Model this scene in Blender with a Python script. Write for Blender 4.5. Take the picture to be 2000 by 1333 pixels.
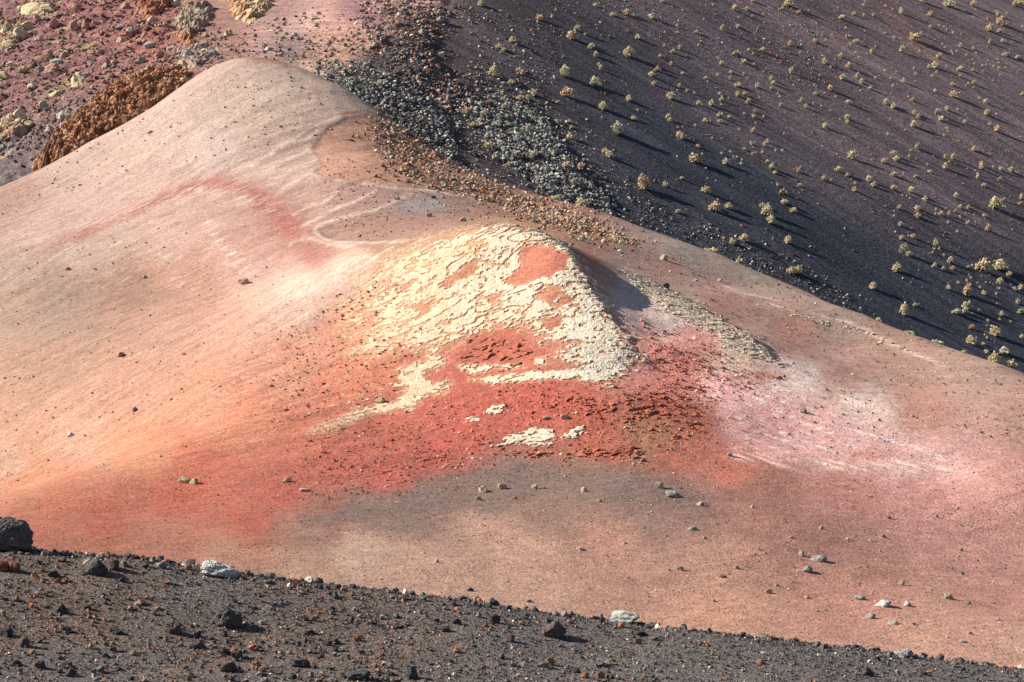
import bpy, bmesh, math, random
import numpy as np
from mathutils import Vector

for o in list(bpy.data.objects):
    bpy.data.objects.remove(o, do_unlink=True)
scene = bpy.context.scene
COL = scene.collection
R = math.radians

# ------------------------------------------------------------------ camera, sky, sun, exposure
PITCH = R(7.0)
FPX = 5671.0                       # focal length in pixels of the 2000 px wide photograph
cam_d = bpy.data.cameras.new('camera')
cam_d.sensor_width = 36.0
cam_d.lens = 36.0 * FPX / 2000.0
cam_d.clip_start = 0.5
cam_d.clip_end = 3000.0
cam = bpy.data.objects.new('camera', cam_d)
COL.objects.link(cam)
cam.location = (0, 0, 0)
cam.rotation_euler = (R(90) - PITCH, 0, 0)
scene.camera = cam

SUN_EL = R(31.0)
SUN_DIR = Vector((-math.cos(SUN_EL) * 0.985, math.cos(SUN_EL) * 0.17, math.sin(SUN_EL))).normalized()   # towards the sun
world = bpy.data.worlds.new('World')
scene.world = world
world.use_nodes = True
wn = world.node_tree
bg = wn.nodes['Background']
sky = wn.nodes.new('ShaderNodeTexSky')
sky.sky_type = 'NISHITA'
sky.sun_disc = False
sky.sun_elevation = SUN_EL
sky.sun_rotation = math.atan2(SUN_DIR.x, SUN_DIR.y)
sky.altitude = 300
sky.dust_density = 1.0
wn.links.new(sky.outputs[0], bg.inputs[0])
bg.inputs[1].default_value = 0.05
sun_d = bpy.data.lights.new('sun', 'SUN')
sun_d.energy = 5.0
sun_d.angle = R(0.53)
sun_d.color = (1.0, 0.92, 0.80)
sun = bpy.data.objects.new('sun', sun_d)
COL.objects.link(sun)
sun.rotation_euler = (-SUN_DIR).to_track_quat('-Z', 'Y').to_euler()
sun.location = SUN_DIR * 400

scene.view_settings.view_transform = 'Standard'
scene.view_settings.look = 'None'
scene.view_settings.gamma = 1.0
scene.view_settings.use_curve_mapping = False
scene.view_settings.exposure = 0.85
scene.render.engine = 'CYCLES'
scene.render.resolution_x = 1024
scene.render.resolution_y = 682

# ------------------------------------------------------------------ numeric helpers
CP, SP = math.cos(PITCH), math.sin(PITCH)
rng = np.random.default_rng(7)
random.seed(7)

def hash2(ix, iy, seed):
    h = (ix.astype(np.int64) * 374761393 + iy.astype(np.int64) * 668265263 + seed * 974711) & 0xFFFFFFFF
    h = ((h ^ (h >> 13)) * 1274126177) & 0xFFFFFFFF
    h = h ^ (h >> 16)
    return h

def pn(x, y, seed=0):
    """gradient noise, about -1..1"""
    x = np.asarray(x, float); y = np.asarray(y, float)
    ix = np.floor(x); iy = np.floor(y)
    fx = x - ix; fy = y - iy
    ix = ix.astype(np.int64); iy = iy.astype(np.int64)
    ux = fx * fx * fx * (fx * (fx * 6 - 15) + 10)
    uy = fy * fy * fy * (fy * (fy * 6 - 15) + 10)
    def g(ox, oy):
        a = hash2(ix + ox, iy + oy, seed) * (2 * math.pi / 4294967296.0)
        return np.cos(a) * (fx - ox) + np.sin(a) * (fy - oy)
    a = g(0, 0); b = g(1, 0); c = g(0, 1); d = g(1, 1)
    return 1.5 * ((a * (1 - ux) + b * ux) * (1 - uy) + (c * (1 - ux) + d * ux) * uy)

def fbm(x, y, seed=0, octs=4, gain=0.5, lac=2.03):
    s = 0; a = 1.0; n = 0
    for k in range(octs):
        s = s + a * pn(x, y, seed + 17 * k); n += a
        x = x * lac + 3.1; y = y * lac + 7.7; a *= gain
    return s / n

def worley(x, y, seed=0):
    """nearest-cell noise: (random per cell, tilt x, tilt y, crack distance)"""
    ix = np.floor(x).astype(np.int64); iy = np.floor(y).astype(np.int64)
    f1 = np.full(x.shape, 9.0); f2 = np.full(x.shape, 9.0); r = np.zeros(x.shape); px = np.zeros(x.shape); py = np.zeros(x.shape)
    for oy in (-1, 0, 1):
        for ox in (-1, 0, 1):
            a = hash2(ix + ox, iy + oy, seed) / 4294967296.0; b = hash2(ix + ox, iy + oy, seed + 91) / 4294967296.0
            cx = ix + ox + a; cy = iy + oy + b
            d = np.hypot(x - cx, y - cy)
            m = d < f1
            f2 = np.where(m, f1, np.minimum(f2, d)); f1 = np.where(m, d, f1)
            r = np.where(m, hash2(ix + ox, iy + oy, seed + 37) / 4294967296.0, r); px = np.where(m, x - cx, px); py = np.where(m, y - cy, py)
    return r, px, py, f2 - f1

def sstep(a, b, x):
    t = np.clip((x - a) / (b - a), 0, 1)
    return t * t * (3 - 2 * t)

def ray(u, v):
    """photograph pixel -> (x/y, z/y) of the line of sight"""
    u = np.asarray(u, float); v = np.asarray(v, float)
    r = (u - 1000.0) / FPX; up = (666.5 - v) / FPX
    fy = CP + up * SP
    return r / fy, (up * CP - SP) / fy

def proj(x, y, z):
    """world point -> photograph pixel"""
    f = y * CP - z * SP
    up = (z * CP + y * SP) / f
    return 1000.0 + FPX * x / f, 666.5 - FPX * up

def wpt(u, v, Y):
    a, b = ray(u, v)
    return a * Y, Y, b * Y

class Surface:
    """thin-plate surface z(x, y) through surveyed points given as (u, v, distance)"""
    def __init__(self, pts, smooth=0.02):
        P = np.array([wpt(*p) for p in pts])
        self.c = P[:, :2].mean(0); self.s = 30.0
        self.q = (P[:, :2] - self.c) / self.s
        n = len(P)
        K = self.kern(self.q, self.q) + smooth * 0.01 * np.eye(n)
        A = np.zeros((n + 3, n + 3)); A[:n, :n] = K
        A[:n, n] = 1; A[:n, n + 1:] = self.q
        A[n, :n] = 1; A[n + 1:, :n] = self.q.T
        b = np.zeros(n + 3); b[:n] = P[:, 2]
        self.w = np.linalg.solve(A, b)
    @staticmethod
    def kern(a, b):
        d2 = ((a[:, None, :] - b[None, :, :]) ** 2).sum(-1)
        return 0.5 * d2 * np.log(d2 + 1e-12)
    def __call__(self, x, y):
        x = np.asarray(x, float); y = np.asarray(y, float)
        sh = x.shape
        p = np.stack([x.ravel(), y.ravel()], 1)
        p = (p - self.c) / self.s
        out = np.empty(len(p)); n = len(self.q)
        for i in range(0, len(p), 60000):
            s = p[i:i + 60000]
            out[i:i + 60000] = self.kern(s, self.q) @ self.w[:n] + self.w[n] + s @ self.w[n + 1:]
        return out.reshape(sh)

class Grid:
    """a height grid on (possibly uneven) axes with bilinear lookup"""
    def __init__(self, xs, ys, f):
        self.xs, self.ys = xs, ys
        self.X, self.Y = np.meshgrid(xs, ys)
        self.Z = f(self.X, self.Y)
    def at(self, x, y):
        x = np.asarray(x, float); y = np.asarray(y, float)
        i = np.clip(np.searchsorted(self.xs, x) - 1, 0, len(self.xs) - 2)
        j = np.clip(np.searchsorted(self.ys, y) - 1, 0, len(self.ys) - 2)
        tx = np.clip((x - self.xs[i]) / (self.xs[i + 1] - self.xs[i]), 0, 1)
        ty = np.clip((y - self.ys[j]) / (self.ys[j + 1] - self.ys[j]), 0, 1)
        Z = self.Z
        return (Z[j, i] * (1 - tx) + Z[j, i + 1] * tx) * (1 - ty) + (Z[j + 1, i] * (1 - tx) + Z[j + 1, i + 1] * tx) * ty
    def hit(self, u, v, n=900):
        """where the line of sight through pixel (u, v) first meets the surface (arrays)"""
        u = np.atleast_1d(np.asarray(u, float)); v = np.atleast_1d(np.asarray(v, float))
        a, b = ray(u, v)
        Ys = np.linspace(self.ys[0], self.ys[-1], n)
        d = self.at(a[:, None] * Ys, np.broadcast_to(Ys, (len(u), n))) - b[:, None] * Ys
        ok = (d > 0)
        k = np.where(ok.any(1), ok.argmax(1), n - 1)
        k0 = np.clip(k - 1, 0, None)
        r = np.arange(len(u))
        d0, d1 = d[r, k0], d[r, k]
        t = np.where(d1 != d0, -d0 / (d1 - d0 + 1e-12), 0)
        t = np.clip(t, 0, 1)
        Y = Ys[k0] + t * (Ys[k] - Ys[k0])
        return a * Y, Y, self.at(a * Y, Y)
    def normal(self, x, y, e=0.25):
        gx = (self.at(x + e, y) - self.at(x - e, y)) / (2 * e)
        gy = (self.at(x, y + e) - self.at(x, y - e)) / (2 * e)
        n = np.stack([-gx, -gy, np.ones_like(gx)], -1)
        return n / np.linalg.norm(n, axis=-1, keepdims=True)

def axis(*segs):
    """uneven axis: (start, end, step) runs joined together"""
    out = []
    for a, b, s in segs:
        n = max(1, int(round((b - a) / s)))
        out.append(np.linspace(a, b, n, endpoint=False))
    return np.concatenate(out + [np.array([segs[-1][1]])])

def poly_sd(u, v, P):
    """signed distance to polygon in pixels, positive inside"""
    P = np.array(P, float)
    d = np.full(u.shape, 1e9); ins = np.zeros(u.shape, bool)
    for i in range(len(P)):
        x1, y1 = P[i]; x2, y2 = P[(i + 1) % len(P)]
        ex, ey = x2 - x1, y2 - y1
        t = np.clip(((u - x1) * ex + (v - y1) * ey) / (ex * ex + ey * ey + 1e-9), 0, 1)
        d = np.minimum(d, np.hypot(u - x1 - t * ex, v - y1 - t * ey))
        c = ((y1 > v) != (y2 > v)) & (u < (x2 - x1) * (v - y1) / (y2 - y1 + 1e-12) + x1)
        ins ^= c
    return np.where(ins, d, -d)

def line_d(u, v, P):
    """distance in pixels to a polyline, and position 0..1 along it"""
    d = np.full(u.shape, 1e9); s = np.zeros(u.shape)
    n = len(P) - 1
    for i in range(n):
        x1, y1 = P[i]; x2, y2 = P[i + 1]
        ex, ey = x2 - x1, y2 - y1
        t = np.clip(((u - x1) * ex + (v - y1) * ey) / (ex * ex + ey * ey + 1e-9), 0, 1)
        q = np.hypot(u - x1 - t * ex, v - y1 - t * ey)
        m = q < d
        d = np.where(m, q, d); s = np.where(m, (i + t) / n, s)
    return d, s

def lin(c):
    c = np.array(c, float) / 255.0
    return np.where(c <= 0.04045, c / 12.92, ((c + 0.055) / 1.055) ** 2.4)

def seen(c):
    """an observed surface tone as linear light"""
    return 0.95 * lin(c) + 0.06

# ------------------------------------------------------------------ mesh / object helpers
def mesh_np(name, V, F, smooth=True, col=None, extra=None):
    """mesh from numpy arrays; F is (n,3) or (n,4)"""
    me = bpy.data.meshes.new(name)
    V = np.ascontiguousarray(V, dtype=np.float32); F = np.ascontiguousarray(F, dtype=np.int32)
    k = F.shape[1]; n = len(F)
    me.vertices.add(len(V)); me.vertices.foreach_set('co', V.ravel())
    me.loops.add(n * k); me.loops.foreach_set('vertex_index', F.ravel())
    me.polygons.add(n)
    me.polygons.foreach_set('loop_start', np.arange(0, n * k, k, dtype=np.int32))
    me.polygons.foreach_set('loop_total', np.full(n, k, dtype=np.int32))
    me.polygons.foreach_set('use_smooth', np.full(n, smooth, dtype=bool))
    if col is not None:
        a = me.attributes.new('ground_colour', 'FLOAT_COLOR', 'POINT')
        c4 = np.ones((len(V), 4), np.float32); c4[:, :3] = col
        a.data.foreach_set('color', c4.ravel())
    for nm, val in (extra or {}).items():
        a = me.attributes.new(nm, 'FLOAT', 'POINT')
        a.data.foreach_set('value', np.ascontiguousarray(val, dtype=np.float32).ravel())
    me.update(calc_edges=True)
    return me

def grid_faces(nx, ny):
    i = np.arange(nx - 1); j = np.arange(ny - 1)
    I, J = np.meshgrid(i, j)
    a = (J * nx + I).ravel()
    return np.stack([a, a + 1, a + 1 + nx, a + nx], 1)

def link(name, me, mat=None, parent=None):
    o = bpy.data.objects.new(name, me)
    COL.objects.link(o)
    if mat is not None and len(me.materials) == 0:
        me.materials.append(mat)
    if parent is not None:
        o.parent = parent
    return o

def tag(o, label=None, cat=None, group=None, kind=None):
    if label: o['label'] = label
    if cat: o['category'] = cat
    if group: o['group'] = group
    if kind: o['kind'] = kind
    return o

# ------------------------------------------------------------------ the land: survey points (pixel u, v, distance)
# near gravel shoulder
SA = Surface([
    (-300, 1060, 37.5), (0, 1078, 37.0), (200, 1086, 36.9), (400, 1112, 36.8), (750, 1157, 36.6), (1000, 1190, 36.5), (1200, 1216, 36.5),
    (1500, 1248, 36.4), (1700, 1268, 36.4), (2000, 1308, 36.3), (2300, 1348, 36.2),
    (-300, 1200, 33.6), (0, 1200, 34.2), (0, 1333, 31.6), (400, 1230, 34.4), (400, 1333, 32.2), (750, 1245, 34.7), (750, 1333, 32.6),
    (1200, 1280, 34.8), (1200, 1333, 33.4), (1700, 1310, 35.0), (2000, 1345, 35.0), (1700, 1400, 32.2), (1200, 1430, 31.0), (600, 1450, 29.6), (0, 1450, 29.2), (2200, 1480, 30.5),
    (1000, 1700, 24.0), (0, 1700, 24.0), (2000, 1700, 24.0), (1000, 2600, 14.0), (-400, 2600, 14.0), (2400, 2600, 14.0),
    # falls away behind the shoulder
    (-300, 1290, 41.0), (0, 1310, 41.0), (400, 1345, 41.0), (1000, 1420, 41.0), (1500, 1478, 41.0), (2000, 1540, 41.0), (2300, 1580, 41.0),
    (0, 1560, 46.0), (1000, 1660, 46.0), (2000, 1780, 46.0)], 0.0)

# the spur: striped dome behind, brown ridge to the right, crusted mound in front
SM = Surface([
    # floor in front of the mound
    (-400, 1040, 84), (0, 1060, 82), (300, 1055, 84), (600, 1100, 82), (1000, 1190, 79), (1400, 1220, 78), (1700, 1150, 84), (2000, 1260, 78), (2400, 1300, 78),
    (0, 1250, 70), (1000, 1330, 71), (2000, 1420, 70), (1000, 1560, 62), (2300, 1620, 62), (-300, 1450, 62),
    (1000, 1090, 86), (1000, 1000, 92), (700, 1010, 91), (1400, 1050, 88), (1300, 960, 94), (1700, 1010, 94), (2000, 1060, 94), (2400, 1100, 94),
    # low spur running left from the mound, falling into the bowl
    (560, 830, 104), (300, 903, 99.5), (0, 988, 94.5), (-300, 1070, 90),
    (300, 975, 94), (600, 930, 97), (0, 1015, 91),
    # bowl and salmon flank
    (-200, 1010, 108), (0, 965, 109), (0, 850, 117), (300, 850, 108), (300, 700, 119.5), (450, 720, 113), (0, 700, 129), (0, 500, 147), (-300, 700, 142), (-300, 420, 160), (-400, 900, 125),
    # saddle and mound
    (560, 562, 123), (700, 505, 121), (850, 464, 120.6), (990, 443, 119.4), (1060, 462, 118.2),
    (600, 690, 113), (750, 800, 106), (700, 620, 116), (850, 620, 113.5), (850, 540, 117),
    (1000, 880, 100), (1000, 800, 104), (1000, 720, 108), (1000, 620, 112.3), (1000, 530, 116.2),
    (1118, 503, 116.2), (1172, 590, 113.2), (1215, 650, 110.9), (1246, 704, 108.8), (1120, 620, 111.6), (1120, 700, 108.2),
    (1250, 880, 99.2), (1250, 790, 103.8), (1380, 790, 105), (1380, 900, 98.6), (800, 900, 99.5),
    # right shoulder of the mound
    (1185, 560, 117.2), (1235, 600, 114.6), (1272, 660, 111.4), (1290, 720, 108.7), (1210, 528, 124), (1150, 500, 123), (1300, 590, 116), (1400, 640, 114.6), (1310, 690, 109.6), (1420, 710, 109.8), (1540, 735, 110.2),
    (1700, 810, 106.8), (1550, 830, 104.6), (1700, 900, 101.4), (1850, 930, 100.5), (2000, 860, 105), (2000, 950, 98.5), (1900, 790, 110), (2300, 950, 102),
    (1400, 580, 126), (1600, 690, 118), (1800, 760, 113.5),
    # ground just behind the mound
    (990, 436, 134), (850, 430, 137), (1150, 470, 134), (700, 465, 133), (600, 510, 131), (900, 400, 142),
    # dome: striped slope facing left
    (300, 550, 137), (300, 400, 150), (150, 430, 151), (450, 450, 141), (450, 300, 154), (600, 300, 153), (600, 400, 144), (700, 400, 142), (750, 300, 151), (450, 180, 163),
    (150, 350, 160), (-300, 400, 163.2),
    (480, 112, 168), (590, 134, 167), (400, 140, 168), (300, 208, 168), (180, 275, 167), (60, 340, 166), (0, 366, 166), (-200, 460, 166),
    # crest of the brown ridge
    (700, 190, 164), (800, 258, 161), (900, 322, 158), (1050, 382, 153), (1200, 424, 149), (1320, 470, 145), (1450, 520, 141), (1580, 573, 136.5), (1700, 622, 132), (1850, 677, 127), (2000, 728, 122), (2300, 835, 113),
    (800, 320, 153), (1000, 405, 146), (1200, 450, 141), (1450, 560, 134), (1700, 670, 124.5),
    # far side
    (480, 170, 178), (590, 190, 176), (300, 290, 178), (0, 450, 178), (700, 255, 172), (900, 400, 166), (1200, 520, 158), (1450, 620, 150), (1580, 675, 145.5), (1700, 730, 141), (1850, 785, 136), (2000, 840, 131), (2300, 950, 122),
    (0, 640, 200), (480, 330, 195), (900, 560, 180), (1450, 800, 166), (2000, 1040, 148), (2400, 1150, 140)], 0.0)

# the great cone behind: red boulder slope to the left, black cinder slope to the right
SF = Surface([(880, 0, 199), (720, 95, 184.5), (640, 150, 178), (500, 0, 213), (250, 0, 226), (0, 0, 240), (-400, 0, 262), (400, 100, 190), (350, 150, 181), (200, 200, 182), (0, 200, 195),
              (0, 350, 172), (-300, 400, 176), (0, 100, 214), (250, 100, 202), (600, 60, 192), (700, 30, 196), (900, -150, 222), (500, -150, 240), (0, -150, 268), (300, 300, 164), (0, 460, 158), (600, 250, 160)], 0.5)

def z_cinder(x, y):
    z = -0.31 * x + 0.29 * y - 60.2
    z += 0.9 * fbm(x / 38.0, y / 38.0, 5, 3)
    # broad chutes running down the fall line
    s = (x * 0.29 + y * 0.31) / 0.4245
    t = (x * 0.31 - y * 0.29) / 0.4245
    z += 0.16 * fbm(s / 3.2, t / 55.0, 9, 3)
    return z

def z_near(x, y):
    z = SA(x, y)
    z = z + 0.035 * fbm(x / 0.9, y / 0.9, 31, 4) + 0.05 * fbm(x / 3.0, y / 3.0, 33, 2)
    return z

EDGE1 = np.array([(1000, 440), (1060, 455), (1112, 487), (1135, 530), (1160, 570), (1200, 630), (1230, 665), (1252, 700), (1235, 730), (1190, 745)], float)
EDGE2 = np.array([(1215, 528), (1300, 566), (1400, 618), (1470, 664), (1540, 720)], float)

def edge_raise(u, v, Y, E, heights, decay, seed, sharp=0.12):
    """a small scarp: ground left of the edge stands proud, falling off to the left"""
    vv = E[:, 1]; k = np.argsort(vv)
    un = pn(v / 14.0, u / 30.0, seed) * 11 + pn(v / 5.0, u / 9.0, seed + 1) * 7
    ue = np.interp(v, vv[k], E[k, 0]) + un
    h = np.interp(v, vv[k], np.array(heights)[k], left=0, right=0)
    d = (ue - u) * Y / FPX
    return h * sstep(0.0, sharp, d) * np.exp(-np.clip(d, 0, None) / decay)

ANG_L = math.atan2(-0.24, -0.35)
LOBES = [[(676, 228), (657, 239), (636, 250), (623, 267), (611, 284), (606, 292), (614, 303), (623, 316), (628, 320), (616, 332), (611, 338), (617, 342), (628, 348), (651, 350), (695, 356), (750, 363), (830, 372), (900, 384), (930, 372), (860, 310), (770, 240), (720, 222)],
         [(623, 447), (628, 458), (642, 467), (670, 470), (739, 470), (801, 466), (860, 452), (900, 430), (840, 420), (739, 425), (695, 430), (654, 437)]]
RIMS = (([(567, 278), (595, 258), (642, 236), (676, 226)], 2.6), ([(520, 309), (542, 294), (570, 281), (601, 273), (620, 256), (645, 241), (676, 228)], 3.0), ([(520, 340), (554, 316), (582, 303), (604, 292), (614, 303), (624, 317)], 3.4), ([(520, 352), (551, 345), (582, 325), (620, 314)], 2.8),
        ([(539, 381), (576, 356), (610, 338), (617, 342), (628, 348)], 3.4), ([(623, 403), (654, 380), (662, 372), (651, 369), (675, 355), (654, 351)], 3.0), ([(567, 422), (614, 400), (625, 402)], 2.8), ([(582, 447), (623, 425), (657, 408), (695, 394), (726, 378), (748, 366)], 3.2),
        ([(695, 357), (748, 365), (801, 370), (848, 374), (900, 384), (970, 400)], 2.8), ([(612, 452), (623, 441), (651, 431), (695, 420), (733, 411), (770, 394), (817, 375)], 3.4), ([(612, 450), (626, 462), (642, 470), (670, 474), (740, 474), (810, 470)], 2.8), ([(480, 330), (530, 300), (570, 270)], 4), ([(560, 480), (600, 462), (640, 478), (700, 482)], 3.5))
def z_spur(x, y):
    z = SM(x, y)
    u, v = proj(x, y, z)
    near = sstep(150, 125, y)
    z = z + 0.16 * fbm(x / 7.0, y / 7.0, 41, 3) * (0.5 + 0.5 * near)
    c_, s_ = math.cos(ANG_L), math.sin(ANG_L)
    left = sstep(900, 560, u) * sstep(95, 104, y)
    z = z + left * 0.10 * fbm((x * c_ + y * s_) / 9.0, (-x * s_ + y * c_) / 1.6, 43, 3)
    # hollow ash lobes and the small ripple ridges round them
    mk = (y > 125) & (u > 470) & (u < 980) & (v > 210) & (v < 495)
    um, vm = u[mk], v[mk]; dz = np.zeros(um.shape)
    for P in LOBES:
        dz -= 0.05 * sstep(-2, 6, poly_sd(um, vm, P)) * sstep(960, 800, um)
    for P, wd in RIMS:
        dl, s__ = line_d(um, vm, P)
        dz += 0.022 * np.exp(-(dl / (wd * 1.4)) ** 2) * sstep(0, .1, s__) * sstep(1, .9, s__)
    z[mk] += dz
    z = z + 0.03 * fbm(x / 0.8, y / 0.8, 45, 3)
    m = (y > 100) & (y < 131)
    z = z + np.where(m, edge_raise(u, v, y, EDGE1[:8], [0, .05, .16, .2, .16, .14, .12, 0], 1.0, 61), 0)
    z = z + np.where(m & (y > 110), edge_raise(u, v, y, EDGE2, [0, .08, .16, .24, 0], 1.0, 63), 0)
    # broken ground of the red apron and its small scarp
    ap = sstep(0, 60, poly_sd(u, v, [(720, 790), (1000, 740), (1240, 720), (1390, 740), (1370, 860), (1240, 910), (1100, 905), (850, 880)]))
    z = z + np.where(m | (y > 96), ap * 0.07 * np.abs(fbm(x / 0.5, y / 0.7, 47, 4)), 0)
    # stony ridge flank
    st = sstep(-20, 60, poly_sd(u, v, [(720, 205), (900, 320), (1060, 385), (1180, 430), (1170, 455), (1000, 425), (850, 380), (740, 330), (700, 260)]))
    z = z + np.where(y > 130, st * 0.12 * fbm(x / 1.1, y / 1.1, 49, 4), 0)
    return z

def z_back(x, y):
    a = SF(x, y) + 0.5 * fbm(x / 14.0, y / 14.0, 71, 3)
    b = z_cinder(x, y)
    u, v = proj(x, y, a)
    rough = sstep(450, 330, u) * 0.75 + 0.10
    r1 = (x * 0.77 + y * 0.64); r2 = (-x * 0.64 + y * 0.77)
    a = a + rough * (0.75 * fbm(r1 / 4.5, r2 / 2.2, 73, 5, 0.6) + 0.35 * (0.4 - 2 * np.abs(fbm(r1 / 2.2, r2 / 1.5, 79, 4))))
    k = 0.8
    h = np.clip(0.5 + 0.5 * (b - a) / k, 0, 1)
    z = b * (1 - h) + a * h - k * h * (1 - h)
    # dark rubble spilling down from the crest: rough, raised tongue
    u2, v2 = proj(x, y, z)
    w = rubble_w(u2, v2)
    z = z + w * (0.22 + 0.35 * fbm(x / 2.4, y / 2.4, 75, 5, 0.6)) * (b < a + 2)
    return z

RUB = [
    [(600, 132), (680, 118), (760, 140), (830, 190), (880, 240), (900, 330), (830, 290), (760, 245), (690, 190), (630, 160)],
    [(905, 200), (990, 180), (1060, 225), (1100, 275), (1130, 330), (1180, 380), (1205, 430), (1150, 400), (1060, 370), (1000, 330), (950, 270)],
    [(720, -20), (860, -30), (880, 30), (850, 60), (840, 100), (880, 150), (920, 170), (950, 210), (900, 230), (830, 180), (770, 140), (725, 90), (700, 30)],
]
def rubble_w(u, v):
    n = 18 * fbm(u / 30.0, v / 22.0, 77, 3)
    return np.max([sstep(-10, 18, poly_sd(u, v, P) + n) for P in RUB], 0)

gA = Grid(axis((-14, -8, .12), (-8, 8, .05), (8, 14, .12)), axis((8, 28, .4), (28, 38, .05), (38, 46, .2)), z_near)
gM = Grid(axis((-62, -30, .35), (-30, -13, .17), (-13, 15, .09), (15, 30, .16), (30, 48, .3)),
          axis((46, 76, .4), (76, 98, .13), (98, 124, .09), (124, 135, .16), (135, 165, .13), (165, 168, .2), (168, 196, .4)), z_spur)
gB = Grid(axis((-85, -45, .6), (-45, 50, .28), (50, 90, .7)), axis((146, 155, .5), (155, 230, .24), (230, 330, .6)), z_back)

# ------------------------------------------------------------------ cream mineral crust lying in plates on the mound
def crust_noise(x, y):
    c, s = math.cos(ANG_L), math.sin(ANG_L)
    a = x * c + y * s; b = -x * s + y * c
    return 0.62 * fbm(a / 1.7, b / 0.6, 201, 4, 0.6) + 0.75 * fbm(a / 0.5, b / 0.22, 203, 4, 0.6) + 0.48 * fbm(x / 0.16, y / 0.16, 207, 2)

CREAM = [  # polygon, bias, softness in pixels
    ([(740, 520), (790, 492), (900, 456), (1000, 436), (1060, 450), (1112, 485), (1137, 530), (1168, 575), (1208, 635), (1254, 700), (1195, 746), (1135, 728), (1095, 695), (1106, 668), (1050, 655), (1020, 640), (960, 636), (900, 668), (850, 690), (790, 680), (720, 698), (700, 670), (735, 620), (695, 560)], 0.02, 40),
    ([(640, 600), (700, 550), (760, 515), (800, 640), (740, 710), (660, 720)], -0.38, 50),
    ([(895, 716), (1000, 707), (1066, 699), (1062, 712), (960, 722), (920, 730)], 0.35, 8),
    ([(915, 743), (1070, 727), (1110, 721), (1185, 728), (1192, 746), (1080, 739), (960, 750)], 0.25, 8),
    ([(778, 722), (862, 696), (862, 714), (822, 730), (846, 752), (885, 748), (872, 764), (835, 770), (800, 792), (765, 803), (790, 765)], 0.2, 14),
    ([(600, 842), (700, 800), (785, 783), (800, 796), (720, 812), (640, 846)], 0.05, 12),
    ([(945, 808), (960, 796), (985, 795), (978, 808), (955, 812)], 0.15, 8),
    ([(905, 818), (930, 812), (942, 822), (915, 825)], 0.1, 8),
    ([(985, 858), (1020, 848), (1040, 832), (1078, 842), (1085, 858), (1030, 866)], 0.12, 10),
    ([(1100, 852), (1115, 842), (1140, 834), (1142, 842), (1115, 860)], 0.2, 8),
    ([(1000, 862), (960, 872), (1090, 868)], 0.1, 8),
    ([(1214, 528), (1300, 564), (1400, 616), (1475, 664), (1538, 716), (1500, 712), (1440, 690), (1360, 640), (1280, 600)], -0.12, 22),
    ([(480, 850), (560, 690), (700, 570), (780, 690), (770, 780), (620, 840)], -0.85, 45),
    ([(700, 905), (850, 880), (1000, 870), (900, 930), (760, 935)], -0.78, 30),
    ([(1420, 560), (1500, 580), (1570, 615), (1690, 640), (1860, 720), (1680, 660), (1560, 625)], -0.5, 16),
    ([(640, 90 + 700), (760, 740), (900, 745), (760, 790)], -0.45, 20)]
HOLES = [([(1018, 480), (1075, 482), (1108, 500), (1104, 528), (1060, 545), (1010, 560), (985, 552), (1015, 522)], 1.5, 12),
         ([(850, 560), (930, 505), (935, 530), (870, 565)], 1.1, 12), ([(925, 655), (1000, 645), (1050, 675), (1045, 715), (960, 712), (905, 700)], 1.6, 10),
         ([(930, 583), (985, 566), (970, 592)], 0.9, 10), ([(1060, 625), (1095, 610), (1100, 640), (1065, 650)], 0.9, 10), ([(1040, 565), (1100, 560), (1130, 600), (1070, 600)], 0.75, 14), ([(800, 600), (850, 585), (830, 620)], .8, 10), ([(760, 560), (820, 545), (790, 580)], .7, 10)]
REDC = [([(940, 770), (1200, 755), (1390, 735), (1390, 800), (1360, 880), (1250, 850), (1100, 820)], -0.62, 45), ([(1290, 765), (1375, 745), (1380, 860), (1310, 890), (1270, 840)], -0.6, 40),
        ([(980, 872), (1120, 880), (1250, 872), (1290, 895), (1110, 902), (960, 892)], -0.42, 22), ([(1230, 640), (1400, 680), (1460, 740), (1300, 755), (1240, 720)], -0.95, 45), ([(640, 900), (1000, 850), (1000, 880), (850, 930), (650, 960)], -.72, 40), ([(1380, 690), (1560, 740), (1700, 780), (1500, 745)], -.7, 25), ([(880, 650), (1040, 650), (1050, 720), (900, 760)], -.7, 30)]

def crust_field(u, v, x, y, regs, holes, amp=1.5):
    f = np.full(u.shape, -9.0)
    for P, b, s in regs:
        f = np.maximum(f, np.clip(poly_sd(u, v, P) / s, -2.5, 0.5) + b)
    f = f - 0.16 * sstep(900, 700, u) * (v < 720)
    for P, b, s in holes:
        f = f - b * sstep(-0.6, 0.8, poly_sd(u, v, P) / s)
    return f + amp * crust_noise(x, y)


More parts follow.
